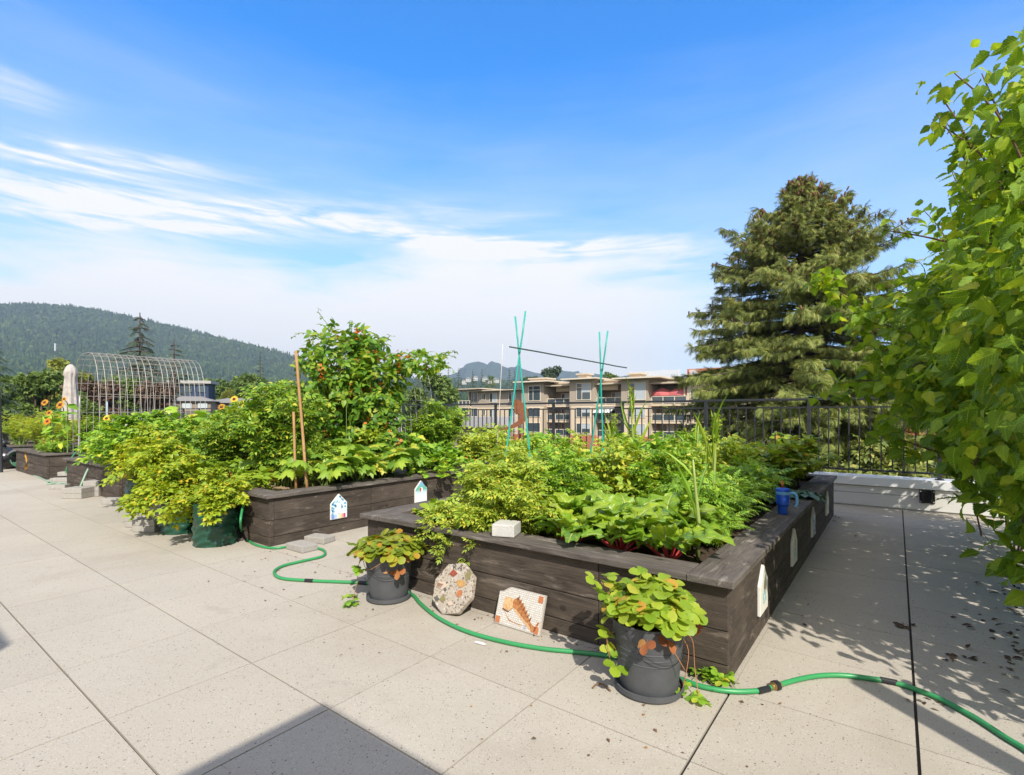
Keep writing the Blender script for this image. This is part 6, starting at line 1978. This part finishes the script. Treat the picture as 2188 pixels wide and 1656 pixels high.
def hills():
    xs = np.linspace(-2900, 2200, 131); ys = np.concatenate([np.linspace(230, 1600, 50), np.linspace(1650, 2700, 12)])
    X, Y = np.meshgrid(xs, ys); Z = hill_z(X, Y)
    V = np.stack([X.ravel(), Y.ravel(), Z.ravel()], 1)
    nx = len(xs)
    F = [(j * nx + i, j * nx + i + 1, (j + 1) * nx + i + 1, (j + 1) * nx + i) for j in range(len(ys) - 1) for i in range(nx - 1)]
    tag(MB().add(V.tolist(), F).build('hills', M_land, smooth=True), kind='structure')
    # forest: thousands of far trees, one mass
    N = 48000
    Yt = 240 + (1640 - 240) * rng.uniform(0, 1, N) ** .8
    px = rng.uniform(-260, 1560, N)
    Xt = (px - CX) / FPX * Yt
    Zt = hill_z(Xt, Yt)
    h = 7 + 12 * rng.uniform(0, 1, N) ** 1.9 * np.where(Yt > 1400, .85, 1.0) * np.interp(Yt, [240, 500, 900], [.62, .85, 1])
    cull = (px > 640) & (Yt > 900) & (rng.uniform(0, 1, N) < .6)
    Xt, Yt, Zt, h = Xt[~cull], Yt[~cull], Zt[~cull], h[~cull]
    n = len(Xt)
    con = rng.uniform(0, 1, n) < .5
    C = Cloud()
    pos = np.stack([Xt, Yt, Zt - 1], 1)
    up = np.tile([0, 0, 1.0], (n, 1)) + rng.normal(0, .03, (n, 3))
    C.add(T_fir, pos[con], up[con], rand_dir(con.sum()), h[con] * 1.1, rng.uniform(.8, 1.3, con.sum()))
    C.add(T_blob, pos[~con], up[~con], rand_dir((~con).sum()), h[~con] * .75, rng.uniform(.9, 1.4, (~con).sum()))
    tag(C.build('forest', L_forest, smooth=False), kind='stuff')
    tag(MB().box((-1, -1, 0), (1, 1, 16)).box((-1.6, -1.6, 9), (1.6, 1.6, 9.4)).box((-1.6, -1.6, 14), (1.6, 1.6, 14.4)).build('radio_mast', M_awn, loc=(( 118 - CX) / FPX * 1100, 1100, float(hill_z(np.array((118 - CX) / FPX * 1100), np.array(1100.0))) + 8)), 'small pale mast on the wooded hill', 'mast')
def fir():
    V = []; F = []
    n = 7
    r_ = random.Random(4)
    for z, r in ((.06, .20), (.40, .10), (.36, .155), (.70, .06), (.66, .10)):
        for k in range(n):
            a = 2 * math.pi * k / n; q = r * (1 + (.28 if k % 2 else -.2) + r_.uniform(-.1, .1))
            V.append((q * math.cos(a), z - (.04 if k % 2 else 0), q * math.sin(a)))
    V.append((0, 1, 0)); tip = len(V) - 1
    for a, b in ((0, 1), (2, 3)):
        for k in range(n): F.append((a * n + k, a * n + (k + 1) % n, b * n + (k + 1) % n, b * n + k))
    for k in range(n): F.append((4 * n + k, 4 * n + (k + 1) % n, tip))
    return Tpl(V, F)
T_fir = fir()
def blobt():
    V = []; F = []; n = 7; r_ = random.Random(9)
    for j, (z, r) in enumerate(((.12, .16), (.35, .36), (.62, .38), (.85, .24))):
        for k in range(n):
            a = 2 * math.pi * (k + .5 * j) / n; q = r * r_.uniform(.75, 1.25)
            V.append((q * math.cos(a), z + r_.uniform(-.05, .05), q * math.sin(a)))
    V.append((0, 1, 0))
    for j in range(3):
        for k in range(n):
            F.append((j * n + k, j * n + (k + 1) % n, (j + 1) * n + k)); F.append((j * n + (k + 1) % n, (j + 1) * n + (k + 1) % n, (j + 1) * n + k))
    for k in range(n): F.append((3 * n + k, 3 * n + (k + 1) % n, 4 * n))
    return Tpl(V, F)
T_blob = blobt()
def forest_mat():
    m, t, out = mat('leaf_forest')
    geo = t.new('ShaderNodeNewGeometry'); co = t.new('ShaderNodeTexCoord').outputs['Object']
    c = t.ramp(geo.outputs['Random Per Island'], [(0, (.016, .037, .022)), (.4, (.025, .052, .025)), (.75, (.038, .070, .029)), (1, (.075, .105, .036))])
    k = t.smooth(t.noise(co, .0065, 4, .6), .42, .62)
    c = t.mix(k, c, t.mix(1.0, c, (1.35, 1.28, 1.0, 1), 'MULTIPLY'))
    p = pbsdf(t, c, .85, 0, .1); t.l.new(p.outputs[0], out.inputs[0])
    return m
L_forest = forest_mat()
land(); hills()
def mountains():
    Y0 = 2700.0
    PX = [940, 965, 985, 998, 1008, 1018, 1028, 1036, 1048, 1058, 1068, 1080, 1092, 1104, 1120, 1140, 1160, 1180, 1200, 1225, 1250, 1280, 1320, 1380, 1450, 1540]
    PY = [806, 802, 795, 781, 774, 772, 776, 780, 777, 774, 776, 782, 785, 783, 788, 796, 799, 794, 789, 794, 797, 800, 803, 806, 810, 815]
    xs = np.linspace(900, 1600, 150)
    V = []; F = []
    yy = np.interp(xs, PX, PY)
    rows = [(-750, .0), (-570, .22), (-400, .48), (-225, .72), (-100, .88), (0, 1), (200, .6), (500, 0)]
    r_ = np.random.default_rng(3)
    rough = np.convolve(r_.normal(0, 1, 160), np.ones(5) / 5, 'same')[:150]
    for dy, f in rows:
        for i, x in enumerate(xs):
            h = (CY - yy[i]) / FPX * Y0 + rough[i] * 2.5
            g = f + (0 if f in (0, 1) else .09 * math.sin(x * .11 + dy * .01) + .05 * math.sin(x * .31 + dy * .03))
            V.append(((x - CX) / FPX * Y0 + 20 * math.sin(dy * .02 + x * .05), Y0 + dy, ZG + (h - ZG) * g))
    n = len(xs)
    for j in range(len(rows) - 1):
        for i in range(n - 1): F.append((j * n + i, j * n + i + 1, (j + 1) * n + i + 1, (j + 1) * n + i))
    tag(MB().add(V, F).build('mountains', plain('wooded_mountain', (.045, .075, .065), .95, var=.35, scale=.02), smooth=True), kind='structure')
mountains()
# ------------------------------------------------------------------ air
HAZE = 0.0002
if HAZE > 0:
    m = bpy.data.materials.new('air'); m.use_nodes = True
    for nd in list(m.node_tree.nodes): m.node_tree.nodes.remove(nd)
    h = NT(m.node_tree); vo = h.new('ShaderNodeVolumePrincipled'); oo = h.new('ShaderNodeOutputMaterial')
    vo.inputs['Color'].default_value = (.72, .85, 1.0, 1); vo.inputs['Density'].default_value = HAZE; vo.inputs['Anisotropy'].default_value = .2
    h.l.new(vo.outputs[0], oo.inputs['Volume'])
    tag(MB().box((-3100, -300, ZG - 1.5), (3100, 3250, 400)).build('haze', m), kind='stuff')
